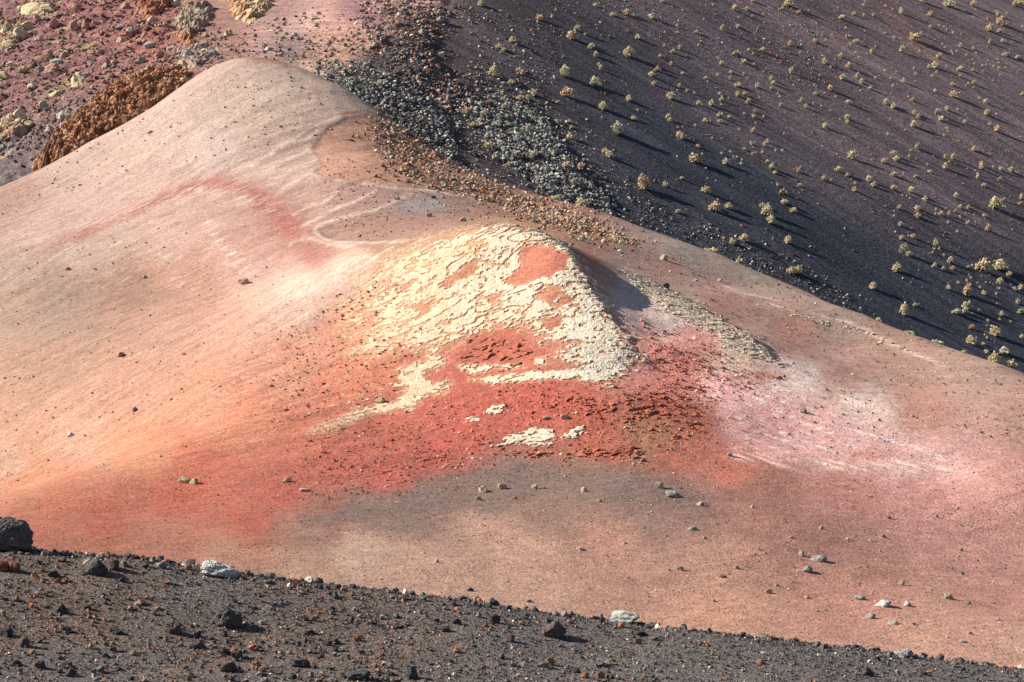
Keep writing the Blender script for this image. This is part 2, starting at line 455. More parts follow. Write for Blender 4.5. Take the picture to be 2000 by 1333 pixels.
# ------------------------------------------------------------------ ground colours (what the ash itself looks like)
def blend(u, v, ctrl, warp=34, seed=90, soft=24.0, vs=1.25):
    """smoothly interpolated mineral colours; ctrl rows are (u, v, (sRGB seen), light factor)"""
    wu = u + warp * fbm(u / 80.0, v / 60.0, seed, 6, 0.6); wv = v + warp * 0.7 * fbm(u / 80.0, v / 60.0, seed + 5, 6, 0.6)
    gu = np.arange(-500, 2560, 6.0); gv = np.arange(-200, 1720, 6.0)
    U, V = np.meshgrid(gu, gv)
    acc = np.zeros(U.shape + (3,)); tot = np.zeros(U.shape)
    for cu, cv, c, f in ctrl:
        d2 = (U - cu) ** 2 + ((V - cv) * vs) ** 2
        w = 1.0 / (d2 + soft * soft) ** 2
        acc += w[..., None] * (seen(c) / f); tot += w
    acc /= tot[..., None]
    a = np.clip((wu - gu[0]) / 6.0, 0, len(gu) - 1.01); b = np.clip((wv - gv[0]) / 6.0, 0, len(gv) - 1.01)
    i = a.astype(int); j = b.astype(int); fa = (a - i)[..., None]; fb = (b - j)[..., None]
    return (acc[j, i] * (1 - fa) + acc[j, i + 1] * fa) * (1 - fb) + (acc[j + 1, i] * (1 - fa) + acc[j + 1, i + 1] * fa) * fb

def paint(col, a, c, f):
    return col * (1 - a[..., None]) + a[..., None] * (seen(c) / f)

L, F_, Rr, D_ = 2.0, 1.22, 0.76, 0.68
CTRL_M = [
    (480, 130, (206, 180, 162), L), (400, 200, (208, 182, 166), L), (300, 250, (210, 184, 168), L), (560, 190, (212, 186, 168), L), (650, 200, (208, 178, 160), 1.7), (0, 380, (188, 148, 130), L),
    (150, 320, (206, 176, 160), L), (400, 290, (224, 196, 184), L), (520, 320, (222, 190, 172), L), (200, 400, (218, 182, 168), L), (80, 450, (216, 180, 166), L), (330, 330, (214, 180, 164), L),
    (700, 270, (172, 122, 100), 1.7), (740, 320, (168, 120, 100), 1.7), (690, 400, (190, 148, 134), L), (800, 395, (170, 138, 130), 1.6), (880, 410, (168, 130, 115), 1.5), (740, 455, (172, 128, 112), L), (620, 480, (205, 150, 132), L),
    (620, 400, (212, 168, 150), L), (560, 300, (214, 182, 164), L),
    (900, 345, (165, 118, 95), 1.3), (1000, 400, (158, 112, 90), 1.2), (830, 300, (165, 118, 96), 1.4), (1150, 440, (150, 108, 92), 1.0), (1250, 470, (125, 100, 88), 0.85), (1330, 492, (112, 98, 88), 0.72),
    (1460, 545, (118, 100, 88), 0.72), (1300, 520, (150, 106, 90), 0.85), (1420, 590, (152, 106, 92), Rr), (1560, 660, (150, 100, 84), Rr), (1620, 620, (130, 104, 90), D_), (1750, 690, (142, 104, 88), Rr), (1900, 728, (138, 106, 92), D_),
    (1800, 800, (152, 104, 88), Rr), (2000, 820, (150, 108, 94), Rr), (2000, 930, (176, 122, 112), 1.0), (1650, 740, (152, 108, 94), Rr),
    (1250, 590, (178, 150, 142), Rr), (1320, 630, (186, 162, 150), Rr), (1420, 700, (196, 168, 145), Rr), (1350, 660, (188, 122, 112), Rr), (1300, 700, (186, 112, 102), 0.8), (1320, 730, (184, 104, 92), 0.85), (1420, 770, (206, 150, 148), Rr),
    (1560, 745, (190, 168, 158), Rr), (1680, 790, (186, 160, 150), Rr), (1550, 810, (198, 138, 130), 0.95), (1480, 850, (198, 132, 122), 1.0), (1650, 860, (202, 150, 142), 0.95), (1750, 900, (200, 152, 146), 0.95), (1850, 900, (186, 138, 130), 0.95),
    (1800, 970, (182, 122, 112), 1.0), (1900, 1050, (188, 130, 118), 1.05), (1650, 960, (176, 112, 100), 1.05), (2000, 1120, (182, 128, 114), 1.05),
    (900, 840, (184, 78, 58), F_), (1050, 790, (186, 76, 54), F_), (1150, 830, (182, 78, 54), F_), (1300, 800, (172, 76, 52), 1.15), (1370, 820, (165, 80, 55), 1.05), (1270, 845, (162, 106, 70), 1.2), (1180, 870, (176, 84, 58), 1.3),
    (1440, 905, (192, 104, 80), 1.1), (1330, 880, (172, 90, 62), 1.15), (650, 910, (190, 88, 68), 1.3), (760, 930, (190, 82, 66), 1.28), (850, 900, (186, 80, 62), 1.4), (560, 960, (186, 86, 66), 1.3), (600, 850, (226, 128, 98), 1.7),
    (1000, 560, (214, 128, 98), 1.55), (850, 600, (226, 142, 108), 1.7), (980, 690, (204, 108, 82), 1.45), (1080, 510, (208, 118, 92), 1.4), (900, 500, (228, 150, 116), 1.7), (1120, 600, (206, 118, 92), 1.3), (720, 640, (238, 150, 116), 1.8), (700, 740, (236, 142, 108), 1.75),
    (930, 770, (196, 92, 68), 1.45), (760, 830, (206, 104, 78), 1.55),
    (640, 1005, (150, 92, 76), 1.4), (720, 995, (124, 92, 82), F_), (850, 965, (118, 90, 80), F_), (800, 1000, (126, 98, 86), F_), (600, 1030, (150, 108, 92), F_), (1000, 940, (116, 88, 76), F_), (950, 985, (122, 94, 82), F_), (1150, 925, (138, 98, 74), 1.25), (1300, 975, (126, 90, 80), 1.2), (1200, 960, (114, 86, 76), 1.25), (1250, 1010, (134, 100, 88), 1.25), (1350, 1000, (136, 98, 86), 1.2), (1100, 990, (134, 100, 86), F_), (1400, 985, (148, 98, 84), 1.15), (1500, 960, (156, 100, 84), 1.15),
    (950, 1030, (182, 138, 118), F_), (700, 1070, (202, 164, 142), 1.3), (820, 1100, (198, 154, 132), 1.3), (1000, 1100, (186, 142, 120), 1.3), (1200, 1050, (172, 122, 102), F_), (1400, 1100, (176, 128, 108), 1.2), (1000, 1180, (190, 146, 124), 1.3), (1400, 1200, (190, 138, 112), 1.25), (1700, 1150, (178, 122, 104), 1.15), (1600, 1050, (158, 106, 92), 1.12), (1800, 1230, (188, 138, 116), 1.2), (2000, 1250, (190, 142, 120), 1.15), (1950, 1160, (172, 118, 104), 1.1),
    (60, 1035, (190, 106, 78), 1.6), (200, 1010, (198, 102, 74), 1.65), (350, 960, (200, 98, 70), 1.6), (480, 1015, (192, 98, 72), 1.5), (300, 1060, (188, 118, 92), 1.55), (450, 1085, (190, 134, 108), 1.45), (150, 1070, (188, 112, 86), 1.55), (600, 1120, (194, 148, 122), 1.4), (100, 985, (206, 116, 84), 1.7), (400, 905, (222, 120, 88), 1.7),
    (400, 790, (240, 168, 136), L), (150, 850, (234, 178, 148), L), (550, 710, (242, 168, 136), 1.9), (0, 900, (232, 182, 152), L), (280, 880, (242, 162, 122), L), (60, 940, (240, 160, 122), L), (480, 820, (240, 152, 116), 1.9), (250, 760, (222, 166, 138), L),
    (100, 720, (208, 162, 136), L), (50, 600, (184, 152, 130), L), (250, 570, (178, 134, 110), L), (120, 570, (172, 144, 124), L), (180, 490, (204, 172, 152), L), (20, 520, (194, 168, 148), L), (380, 560, (202, 150, 126), L), (300, 640, (206, 158, 132), L), (480, 630, (226, 172, 146), L),
    (590, 555, (242, 208, 186), L), (680, 520, (240, 204, 178), L), (520, 590, (234, 192, 168), L), (450, 480, (216, 168, 148), L), (350, 450, (216, 174, 156), L), (520, 500, (216, 166, 148), L), (560, 430, (208, 152, 136), L), (760, 500, (240, 190, 150), 1.9),
]

CTRL_M = [(u, v, (min(255, c[0] + 9), c[1] + 6, c[2] + 9), f / 1.07) if (u < 720 and v < 660) else ((u, v, c, f / 1.05) if (u < 720 and v < 900) else (u, v, c, f)) for (u, v, c, f) in CTRL_M]

def noise_uv(u, v, x, y, ang, across, along, seed, octs=3):
    """streaky noise drawn out along the fall line (world direction ang)"""
    c, s = math.cos(ang), math.sin(ang)
    a = x * c + y * s; b = -x * s + y * c
    return fbm(a / along, b / across, seed, octs)

ANG_R = math.atan2(-0.22, 0.30)

def lobes_paint(u, v, n1, fleck, col):
    # brown ash lobes with pale scalloped rims
    wob = 3.0 * fbm(u / 14.0, v / 10.0, 121, 3)
    for P, c, f in ((LOBES[0], (182, 132, 110), 1.22), (LOBES[1], (176, 132, 116), 1.45)):
        sd = poly_sd(u, v, P) + wob
        col = paint(col, sstep(-1.5, 3, sd) * sstep(960, 860, u) * .92, c, f)
    for P, c in (([(832, 388), (860, 398), (800, 404)], (168, 158, 160)),):
        dl, s = line_d(u, v, P)
        col = paint(col, np.exp(-(dl / 13.0) ** 2) * .75, c, 1.7)
    for P, wd in RIMS:                                   # painted shading below each ripple, together with darker brown ash filling
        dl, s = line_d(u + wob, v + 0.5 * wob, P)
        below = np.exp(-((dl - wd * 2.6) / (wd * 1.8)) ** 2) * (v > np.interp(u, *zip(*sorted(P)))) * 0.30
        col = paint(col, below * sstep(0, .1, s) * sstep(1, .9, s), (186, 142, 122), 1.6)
    for P, wd in RIMS:                                   # pale crests, the lit edge of each rim painted into the colour
        dl, s = line_d(u + wob, v + 0.5 * wob, P)
        a = np.exp(-(dl / wd) ** 2) * np.clip(0.85 + 0.5 * n1, 0, 1) * sstep(0, .08, s) * sstep(1.0, .92, s)
        col = paint(col, np.clip(a * (0.7 + 0.35 * fleck), 0, 0.9), (240, 213, 198), 1.62)
    dl, s = line_d(u, v, [(667, 223), (698, 220)])
    col = paint(col, np.exp(-(dl / 3.5) ** 2) * .85, (196, 110, 92), 1.8)
    return col

def colour_spur(x, y, z):
    u, v = proj(x, y, z)
    col = blend(u, v, CTRL_M)
    sl = noise_uv(u, v, x, y, ANG_L, 0.45, 5.0, 101, 4)
    sl2 = noise_uv(u, v, x, y, ANG_L, 0.16, 1.2, 104, 3)
    sr = noise_uv(u, v, x, y, ANG_R, 0.35, 4.0, 107, 4)
    n1 = fbm(x / 1.4, y / 1.4, 111, 4)
    left = sstep(900, 560, u) * sstep(990, 860, v + 0.25 * u - 60)
    # reddish arc across the dome with a pale core
    arc = [(60, 500), (150, 462), (260, 412), (350, 372), (430, 354), (490, 372), (545, 420), (585, 470), (620, 510)]
    dl, s = line_d(u, v, arc)
    wd = np.interp(s, [0, .4, .6, 1], [9, 11, 17, 34])
    a = np.exp(-(dl / wd) ** 2) * (0.75 + 0.5 * sl) * np.interp(s, [0, .15, .5, .8, 1], [.25, .7, .95, .8, .35])
    col = paint(col, np.clip(a * 1.1, 0, 0.95), (202, 104, 86), L)
    fleck = sstep(0.02, 0.30, sl2 + 0.25 * sl + 0.25 * n1)
    for P, wv, al, c in (([(150, 448), (168, 439), (240, 416), (299, 392), (343, 381), (400, 370), (450, 376), (505, 400)], 10, .95, (240, 214, 204)),
                         ([(410, 440), (430, 468), (462, 505), (482, 530)], 16, .95, (246, 220, 208)),
                         ([(290, 430), (340, 440)], 22, .7, (230, 202, 190)), ([(470, 395), (540, 412)], 16, .6, (226, 190, 176)),
                         ([(350, 545), (400, 580)], 18, .6, (226, 196, 178)), ([(328, 505), (330, 520)], 10, .7, (214, 200, 186)),
                         ([(120, 500), (190, 488), (240, 464), (310, 490)], 24, .6, (206, 194, 178)), ([(0, 470), (80, 460), (140, 430)], 16, .5, (232, 200, 186)),
                         ([(470, 330), (560, 320), (600, 350)], 34, .7, (230, 202, 190)), ([(300, 300), (400, 290), (500, 280)], 40, .4, (228, 200, 184)),
                         ([(560, 572), (640, 530), (760, 492), (850, 470)], 16, .8, (252, 230, 212))):
        dl, s = line_d(u, v, P)
        a = np.exp(-(dl / wv) ** 2) * al * fleck
        col = paint(col, a, c, 1.55)
    mk = (u > 440) & (u < 1000) & (v > 205) & (v < 500)
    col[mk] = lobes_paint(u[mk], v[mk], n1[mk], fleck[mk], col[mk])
    dl, s = line_d(u, v, [(470, 112), (530, 118), (560, 128)])
    col = paint(col, np.exp(-(dl / 4.0) ** 2) * .8, (196, 112, 86), 1.8)
    # continuous band of grey-brown ash below the red apron
    dl, s = line_d(u + 22 * fbm(u / 60.0, v / 30.0, 171, 4), v + 12 * fbm(u / 45.0, v / 25.0, 173, 4), [(600, 1022), (700, 1002), (800, 975), (900, 950), (1000, 938), (1120, 938), (1250, 955), (1380, 985)])
    wd = np.interp(s, [0, .2, .5, .8, 1], [10, 22, 36, 34, 16])
    col = paint(col, sstep(1.35, .4, dl / wd) * .7, (118, 92, 82), 1.25)
    # grey ash drifts on the bowl
    sd = poly_sd(u, v, [(0, 560), (110, 520), (220, 495), (330, 520), (300, 600), (180, 660), (0, 640)])
    a = sstep(-40, 50, sd) * sstep(-0.05, 0.35, sl2 + 0.6 * sl) * 0.62
    col = paint(col, a, (140, 118, 100), L)
    # pale washed streaks, left flank and right flank
    a = left * sstep(0.18, 0.55, sl2 + 0.35 * sl) * 0.5
    col = paint(col, a, (240, 212, 196), 1.75)
    a = left * sstep(0.22, 0.6, -sl2 - 0.35 * sl) * 0.35
    col = paint(col, a, (200, 138, 112), L)
    sd = poly_sd(u, v, [(1395, 745), (1500, 735), (1640, 800), (1850, 880), (1900, 930), (1760, 925), (1560, 905), (1440, 890), (1390, 800)])
    col = paint(col, sstep(-30, 30, sd) * .32, (206, 158, 156), .85)
    n3 = fbm(x / 0.5, y / 0.35, 133, 4, 0.6)
    a = sstep(-25, 40, sd) * sstep(0.10, 0.40, 0.55 * sr + 0.8 * n3) * 0.75
    col = paint(col, a, (224, 202, 200), .82)
    sd = poly_sd(u, v, [(1560, 930), (2000, 900), (2100, 1100), (1700, 1110), (1550, 1000)])
    a = sstep(-20, 80, sd) * sstep(0.1, 0.5, noise_uv(u, v, x, y, R(175), 0.5, 3.5, 131, 3)) * 0.4
    col = paint(col, a, (206, 158, 146), 1.05)
    for P, wv in (([(1415, 560), (1490, 582), (1560, 612), (1660, 628), (1760, 680), (1850, 718)], 5.0), ([(1220, 540), (1300, 575), (1400, 640), (1480, 690), (1560, 735), (1680, 785), (1750, 805)], 17), ([(1440, 890), (1560, 905), (1700, 905), (1800, 915)], 12)):
        dl, s = line_d(u, v, P)
        a = np.exp(-(dl / wv) ** 2) * sstep(-0.15, 0.4, sr + 0.4 * n1) * (0.75 if wv < 16 else 0.55)
        col = paint(col, a, (214, 188, 172), Rr)
    # red mineral patches on the right shoulder and apron mottling
    for (pu, pv, ru, rv, c, f) in ((1350, 700, 60, 20, (182, 98, 88), .85), (1480, 735, 60, 10, (182, 104, 84), .95), (1690, 890, 60, 12, (186, 112, 92), 1.0), (480, 1015, 50, 12, (196, 86, 64), 1.5), (930, 640, 40, 14, (206, 108, 84), 1.5), (1270, 850, 62, 30, (160, 108, 72), 1.2)):
        d = ((u - pu) / ru) ** 2 + ((v - pv) / rv) ** 2
        col = paint(col, np.exp(-d) * np.clip(0.7 + 0.6 * n1, 0, 1) * .85, c, f)
    st = np.zeros(u.shape)
    mk = (u > 520) & (u < 1300) & (v > 420) & (v < 860)
    st[mk] = sstep(-0.75, 0.15, crust_field(u[mk], v[mk], x[mk], y[mk], CREAM[:6], HOLES, 1.1) - 0.15)
    col = paint(col, st * 0.72, (250, 206, 160), 1.75)
    n2 = fbm(x / 0.45, y / 0.45, 115, 3)
    col = col * (1 + 0.14 * n1 + 0.10 * n2)[..., None]
    red = sstep(0, 60, poly_sd(u, v, [(560, 850), (900, 760), (1240, 740), (1400, 760), (1360, 880), (1100, 905), (900, 960), (600, 985)]))
    col = paint(col, red * sstep(0.25, 0.55, n1 + .5 * n2) * .45, (150, 66, 48), F_)
    col = paint(col, red * sstep(0.35, 0.6, -n2 - .3 * n1) * .4, (214, 120, 92), F_)
    return np.clip(col, 0.01, 0.85)

CTRL_F = [(50, 40, (150, 98, 100), L), (200, 60, (164, 100, 98), L), (300, 90, (168, 96, 84), L), (150, 130, (150, 96, 96), L), (50, 180, (146, 98, 96), L), (250, 150, (158, 108, 100), L), (30, 300, (120, 104, 108), L), (150, 230, (140, 108, 106), L), (330, 120, (160, 104, 96), L),
          (420, 90, (160, 112, 106), L), (450, 70, (178, 128, 120), L), (520, 90, (210, 168, 158), L), (600, 40, (232, 184, 172), 1.8), (560, 100, (165, 140, 140), L), (660, 60, (236, 180, 164), 1.8), (680, 110, (214, 160, 138), 1.8), (620, 125, (226, 178, 160), 1.9), (700, 30, (176, 126, 130), 1.8), (560, 10, (186, 140, 138), L), (640, 140, (190, 155, 140), 1.8)]
CTRL_F = [(u, v, c, f * (0.80 if u < 440 else 0.95)) for (u, v, c, f) in CTRL_F]
def colour_back(x, y, z):
    u, v = proj(x, y, z)
    cf = blend(u, v, CTRL_F, warp=20, seed=140)
    sl = noise_uv(u, v, x, y, math.atan2(-0.25, -0.3), 0.5, 5.0, 143, 4)
    n1 = fbm(x / 2.2, y / 2.2, 145, 4); n2 = fbm(x / 0.7, y / 0.7, 147, 3)
    pink = sstep(440, 540, u)
    cf = paint(cf, pink * sstep(.15, .5, sl) * .6, (226, 196, 186), L)
    cf = paint(cf, pink * sstep(.2, .5, -sl + .3 * n1) * .4, (198, 120, 104), L)
    dl, s = line_d(u, v, [(660, 100), (690, 88), (722, 72), (728, 90)])
    cf = paint(cf, np.exp(-(dl / 7.0) ** 2) * sstep(-.3, .2, n1) * .9, (236, 200, 150), 1.9)
    cf = paint(cf, (1 - pink) * sstep(.1, .6, n1 + .4 * n2) * .35, (178, 130, 112), L)
    yl = fbm(x / 3.5, y / 3.5, 149, 4, 0.6)
    cf = paint(cf, (1 - pink) * sstep(.22, .34, yl + .15 * n2) * .75, (205, 182, 128), L)
    cf = paint(cf, (1 - pink) * sstep(.2, .6, -n1 + .4 * n2) * .35, (128, 84, 88), L)
    # cinder slope
    s_ = (x * 0.29 + y * 0.31) / 0.4245; t_ = (x * 0.31 - y * 0.29) / 0.4245
    big = fbm(s_ / 9.0, t_ / 60.0, 151, 3)
    st = fbm(s_ / 0.8, t_ / 16.0, 153, 4); st2 = fbm(s_ / 2.6, t_ / 30.0, 155, 3)
    ce = np.zeros(u.shape + (3,)) + np.array([0.046, 0.051, 0.070])
    brown = sstep(1250, 2150, u + 0.9 * (420 - v)) * sstep(640, 250, v)
    brown = np.clip(brown * 0.9 + 0.55 * big * sstep(1100, 1500, u) * sstep(650, 400, v), 0, 1)
    ce = ce * (1 - brown[..., None]) + brown[..., None] * np.array([0.220, 0.158, 0.166])
    rb = sstep(1250, 900, u - 0.3 * (v - 200)) * 0.9
    ce = ce * (1 - rb[..., None]) + rb[..., None] * np.array([0.115, 0.085, 0.085])
    dl, s = line_d(u, v, [(1740, 30), (1790, 80), (1830, 110)])
    ce = paint(ce, np.exp(-(dl / 14.0) ** 2) * .4, (150, 100, 88), .8)
    ce = ce * (1 + 0.38 * st + 0.30 * st2 + .1 * n2)[..., None]
    rw = rubble_w(u, v)
    rc = np.where((u < 900)[..., None] & (v > 105)[..., None], np.array([0.075, 0.078, 0.07]), np.array([0.10, 0.095, 0.095]))
    top = sstep(110, 60, v)[..., None]
    rc = rc * (1 - top) + top * np.array([0.15, 0.10, 0.10])
    ce = ce * (1 - .75 * rw[..., None]) + .75 * rw[..., None] * rc
    isf = sstep(-0.35, 0.35, z_cinder(x, y) - SF(x, y) + 0.3 * n1)[..., None]
    col = ce * (1 - isf) + cf * isf
    return np.clip(col, 0.008, 0.8)

def colour_near(x, y, z):
    u, v = proj(x, y, z)
    n1 = fbm(x / 0.9, y / 0.9, 161, 4); n2 = fbm(x / 3.0, y / 3.0, 163, 3)
    base = np.zeros(u.shape + (3,)) + np.array([0.150, 0.134, 0.130])
    br = sstep(-0.35, 0.3, n2 + 0.4 * n1) * sstep(1500, 400, u)
    base = base * (1 - .7 * br[..., None]) + .7 * br[..., None] * np.array([0.165, 0.112, 0.086])
    return base * (1 + .25 * n1)[..., None]

# ------------------------------------------------------------------ materials
def nodes(name):
    m = bpy.data.materials.new(name)
    m.use_nodes = True
    nt = m.node_tree
    p = nt.nodes['Principled BSDF']
    p.inputs['Roughness'].default_value = 0.95
    p.inputs['Specular IOR Level'].default_value = 0.12
    return m, nt, p

def N(nt, t, **kw):
    n = nt.nodes.new(t)
    for k, v in kw.items():
        if k in n.inputs.keys():
            n.inputs[k].default_value = v
        else:
            setattr(n, k, v)
    return n

def ramp(nt, fac, stops):
    r = nt.nodes.new('ShaderNodeValToRGB')
    e = r.color_ramp.elements
    while len(e) < len(stops): e.new(0.5)
    for q, (p, c) in zip(e, stops):
        q.position = p; q.color = (*c, 1) if len(c) == 3 else c
    nt.links.new(fac, r.inputs[0])
    return r

def mixc(nt, mode, fac, a, b):
    m = nt.nodes.new('ShaderNodeMix'); m.data_type = 'RGBA'; m.blend_type = mode; m.clamp_factor = True
    for sock, val in ((m.inputs[0], fac), (m.inputs[6], a), (m.inputs[7], b)):
        if hasattr(val, 'type') and hasattr(val, 'is_linked'): nt.links.new(val, sock)
        elif isinstance(val, (int, float)): sock.default_value = val
        else: sock.default_value = (*val, 1)
    return m.outputs[2]

def ground_mat(name, grain, bump_d, speck=0.5, streak=None, pale=0.06):
    """attribute colour with mineral grain, scattered pale and dark grit, fine relief"""
    m, nt, p = nodes(name)
    lk = nt.links.new
    at = N(nt, 'ShaderNodeAttribute', attribute_name='ground_colour')
    tc = N(nt, 'ShaderNodeTexCoord')
    v1 = N(nt, 'ShaderNodeTexVoronoi', feature='F1'); v1.inputs['Scale'].default_value = grain
    lk(tc.outputs['Object'], v1.inputs['Vector'])
    sep = N(nt, 'ShaderNodeSeparateColor'); lk(v1.outputs['Color'], sep.inputs[0])
    r1 = ramp(nt, sep.outputs[0], [(0.0, (1 - speck * .75,) * 3), (0.35, (1 - .22 * speck,) * 3), (0.75, (1 + .15 * speck,) * 3), (1.0, (1 + .6 * speck,) * 3)])
    c = mixc(nt, 'MULTIPLY', 1.0, at.outputs['Color'], r1.outputs[0])
    n1 = N(nt, 'ShaderNodeTexNoise'); n1.inputs['Scale'].default_value = grain * 0.32; n1.inputs['Detail'].default_value = 5; n1.inputs['Roughness'].default_value = 0.7
    lk(tc.outputs['Object'], n1.inputs['Vector'])
    r2 = ramp(nt, n1.outputs[0], [(0.3, (0.80, 0.80, 0.80)), (0.7, (1.2, 1.2, 1.2))])
    c = mixc(nt, 'MULTIPLY', 1.0, c, r2.outputs[0])
    if streak:
        mp = N(nt, 'ShaderNodeMapping'); mp.inputs['Rotation'].default_value = (0, 0, -streak[0]); mp.inputs['Scale'].default_value = (streak[1], streak[2], 0.0)
        # fall-line streaks: drawn out along local x after the turn
        mp.vector_type = 'TEXTURE'
        mp.inputs['Rotation'].default_value = (0, 0, streak[0]); mp.inputs['Scale'].default_value = (1 / streak[1], 1 / streak[2], 1000.0)
        lk(tc.outputs['Object'], mp.inputs['Vector'])
        ns = N(nt, 'ShaderNodeTexNoise'); ns.inputs['Scale'].default_value = 1.0; ns.inputs['Detail'].default_value = 4; ns.inputs['Roughness'].default_value = 0.6
        lk(mp.outputs[0], ns.inputs['Vector'])
        lo, hi = 1 - streak[3], 1 + streak[3]
        r3 = ramp(nt, ns.outputs[0], [(0.32, (lo,) * 3), (0.68, (hi,) * 3)])
        c = mixc(nt, 'MULTIPLY', 1.0, c, r3.outputs[0])
    # rare pale grit
    v2 = N(nt, 'ShaderNodeTexVoronoi', feature='F1'); v2.inputs['Scale'].default_value = grain * 0.55
    lk(tc.outputs['Object'], v2.inputs['Vector'])
    sp2 = N(nt, 'ShaderNodeSeparateColor'); lk(v2.outputs['Color'], sp2.inputs[0])
    r4 = ramp(nt, sp2.outputs[1], [(0.955, (0, 0, 0)), (0.97, (pale * 8,) * 3)])
    c = mixc(nt, 'MIX', r4.outputs[0], c, (0.55, 0.46, 0.40))
    lk(c, p.inputs['Base Color'])
    n2 = N(nt, 'ShaderNodeTexNoise'); n2.inputs['Scale'].default_value = grain * 0.6; n2.inputs['Detail'].default_value = 6; n2.inputs['Roughness'].default_value = 0.75
    lk(tc.outputs['Object'], n2.inputs['Vector'])
    ad = N(nt, 'ShaderNodeMath', operation='SUBTRACT'); lk(n2.outputs[0], ad.inputs[0])
    vm = N(nt, 'ShaderNodeMath', operation='MULTIPLY'); lk(v1.outputs['Distance'], vm.inputs[0]); vm.inputs[1].default_value = 0.45
    lk(vm.outputs[0], ad.inputs[1])
    b = N(nt, 'ShaderNodeBump'); b.inputs['Strength'].default_value = 0.9; b.inputs['Distance'].default_value = bump_d
    lk(ad.outputs[0], b.inputs['Height']); lk(b.outputs[0], p.inputs['Normal'])
    return m

M_NEAR = ground_mat('cinder_gravel', 42.0, 0.022, 0.9, None, 0.0)
M_SPUR = ground_mat('coloured_ash', 13.0, 0.036, 0.34, (ANG_L, 0.35, 3.0, 0.10), 0.015)
M_BACK = ground_mat('cone_ash', 5.5, 0.06, 0.40, (math.atan2(-0.29, 0.31), 0.10, 2.2, 0.30), 0.0)
M_CRUST = ground_mat('mineral_crust', 16.0, 0.05, 0.30, None, 0.0)
M_OUT = ground_mat('clinker', 5.0, 0.09, 0.5, None, 0.0)
M_STONE = ground_mat('loose_stones', 30.0, 0.012, 0.35, None, 0.0)

# ------------------------------------------------------------------ the ground sheets
def sheet(name, g, colf, mat):
    V = np.stack([g.X.ravel(), g.Y.ravel(), g.Z.ravel()], 1)
    col = colf(V[:, 0], V[:, 1], V[:, 2])
    me = mesh_np(name, V, grid_faces(len(g.xs), len(g.ys)), True, col)
    o = link(name, me, mat)
    o['kind'] = 'structure'
    return o

near_ground = sheet('gravel_shoulder', gA, colour_near, M_NEAR)
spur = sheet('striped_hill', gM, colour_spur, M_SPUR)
cone = sheet('volcanic_slope', gB, colour_back, M_BACK)

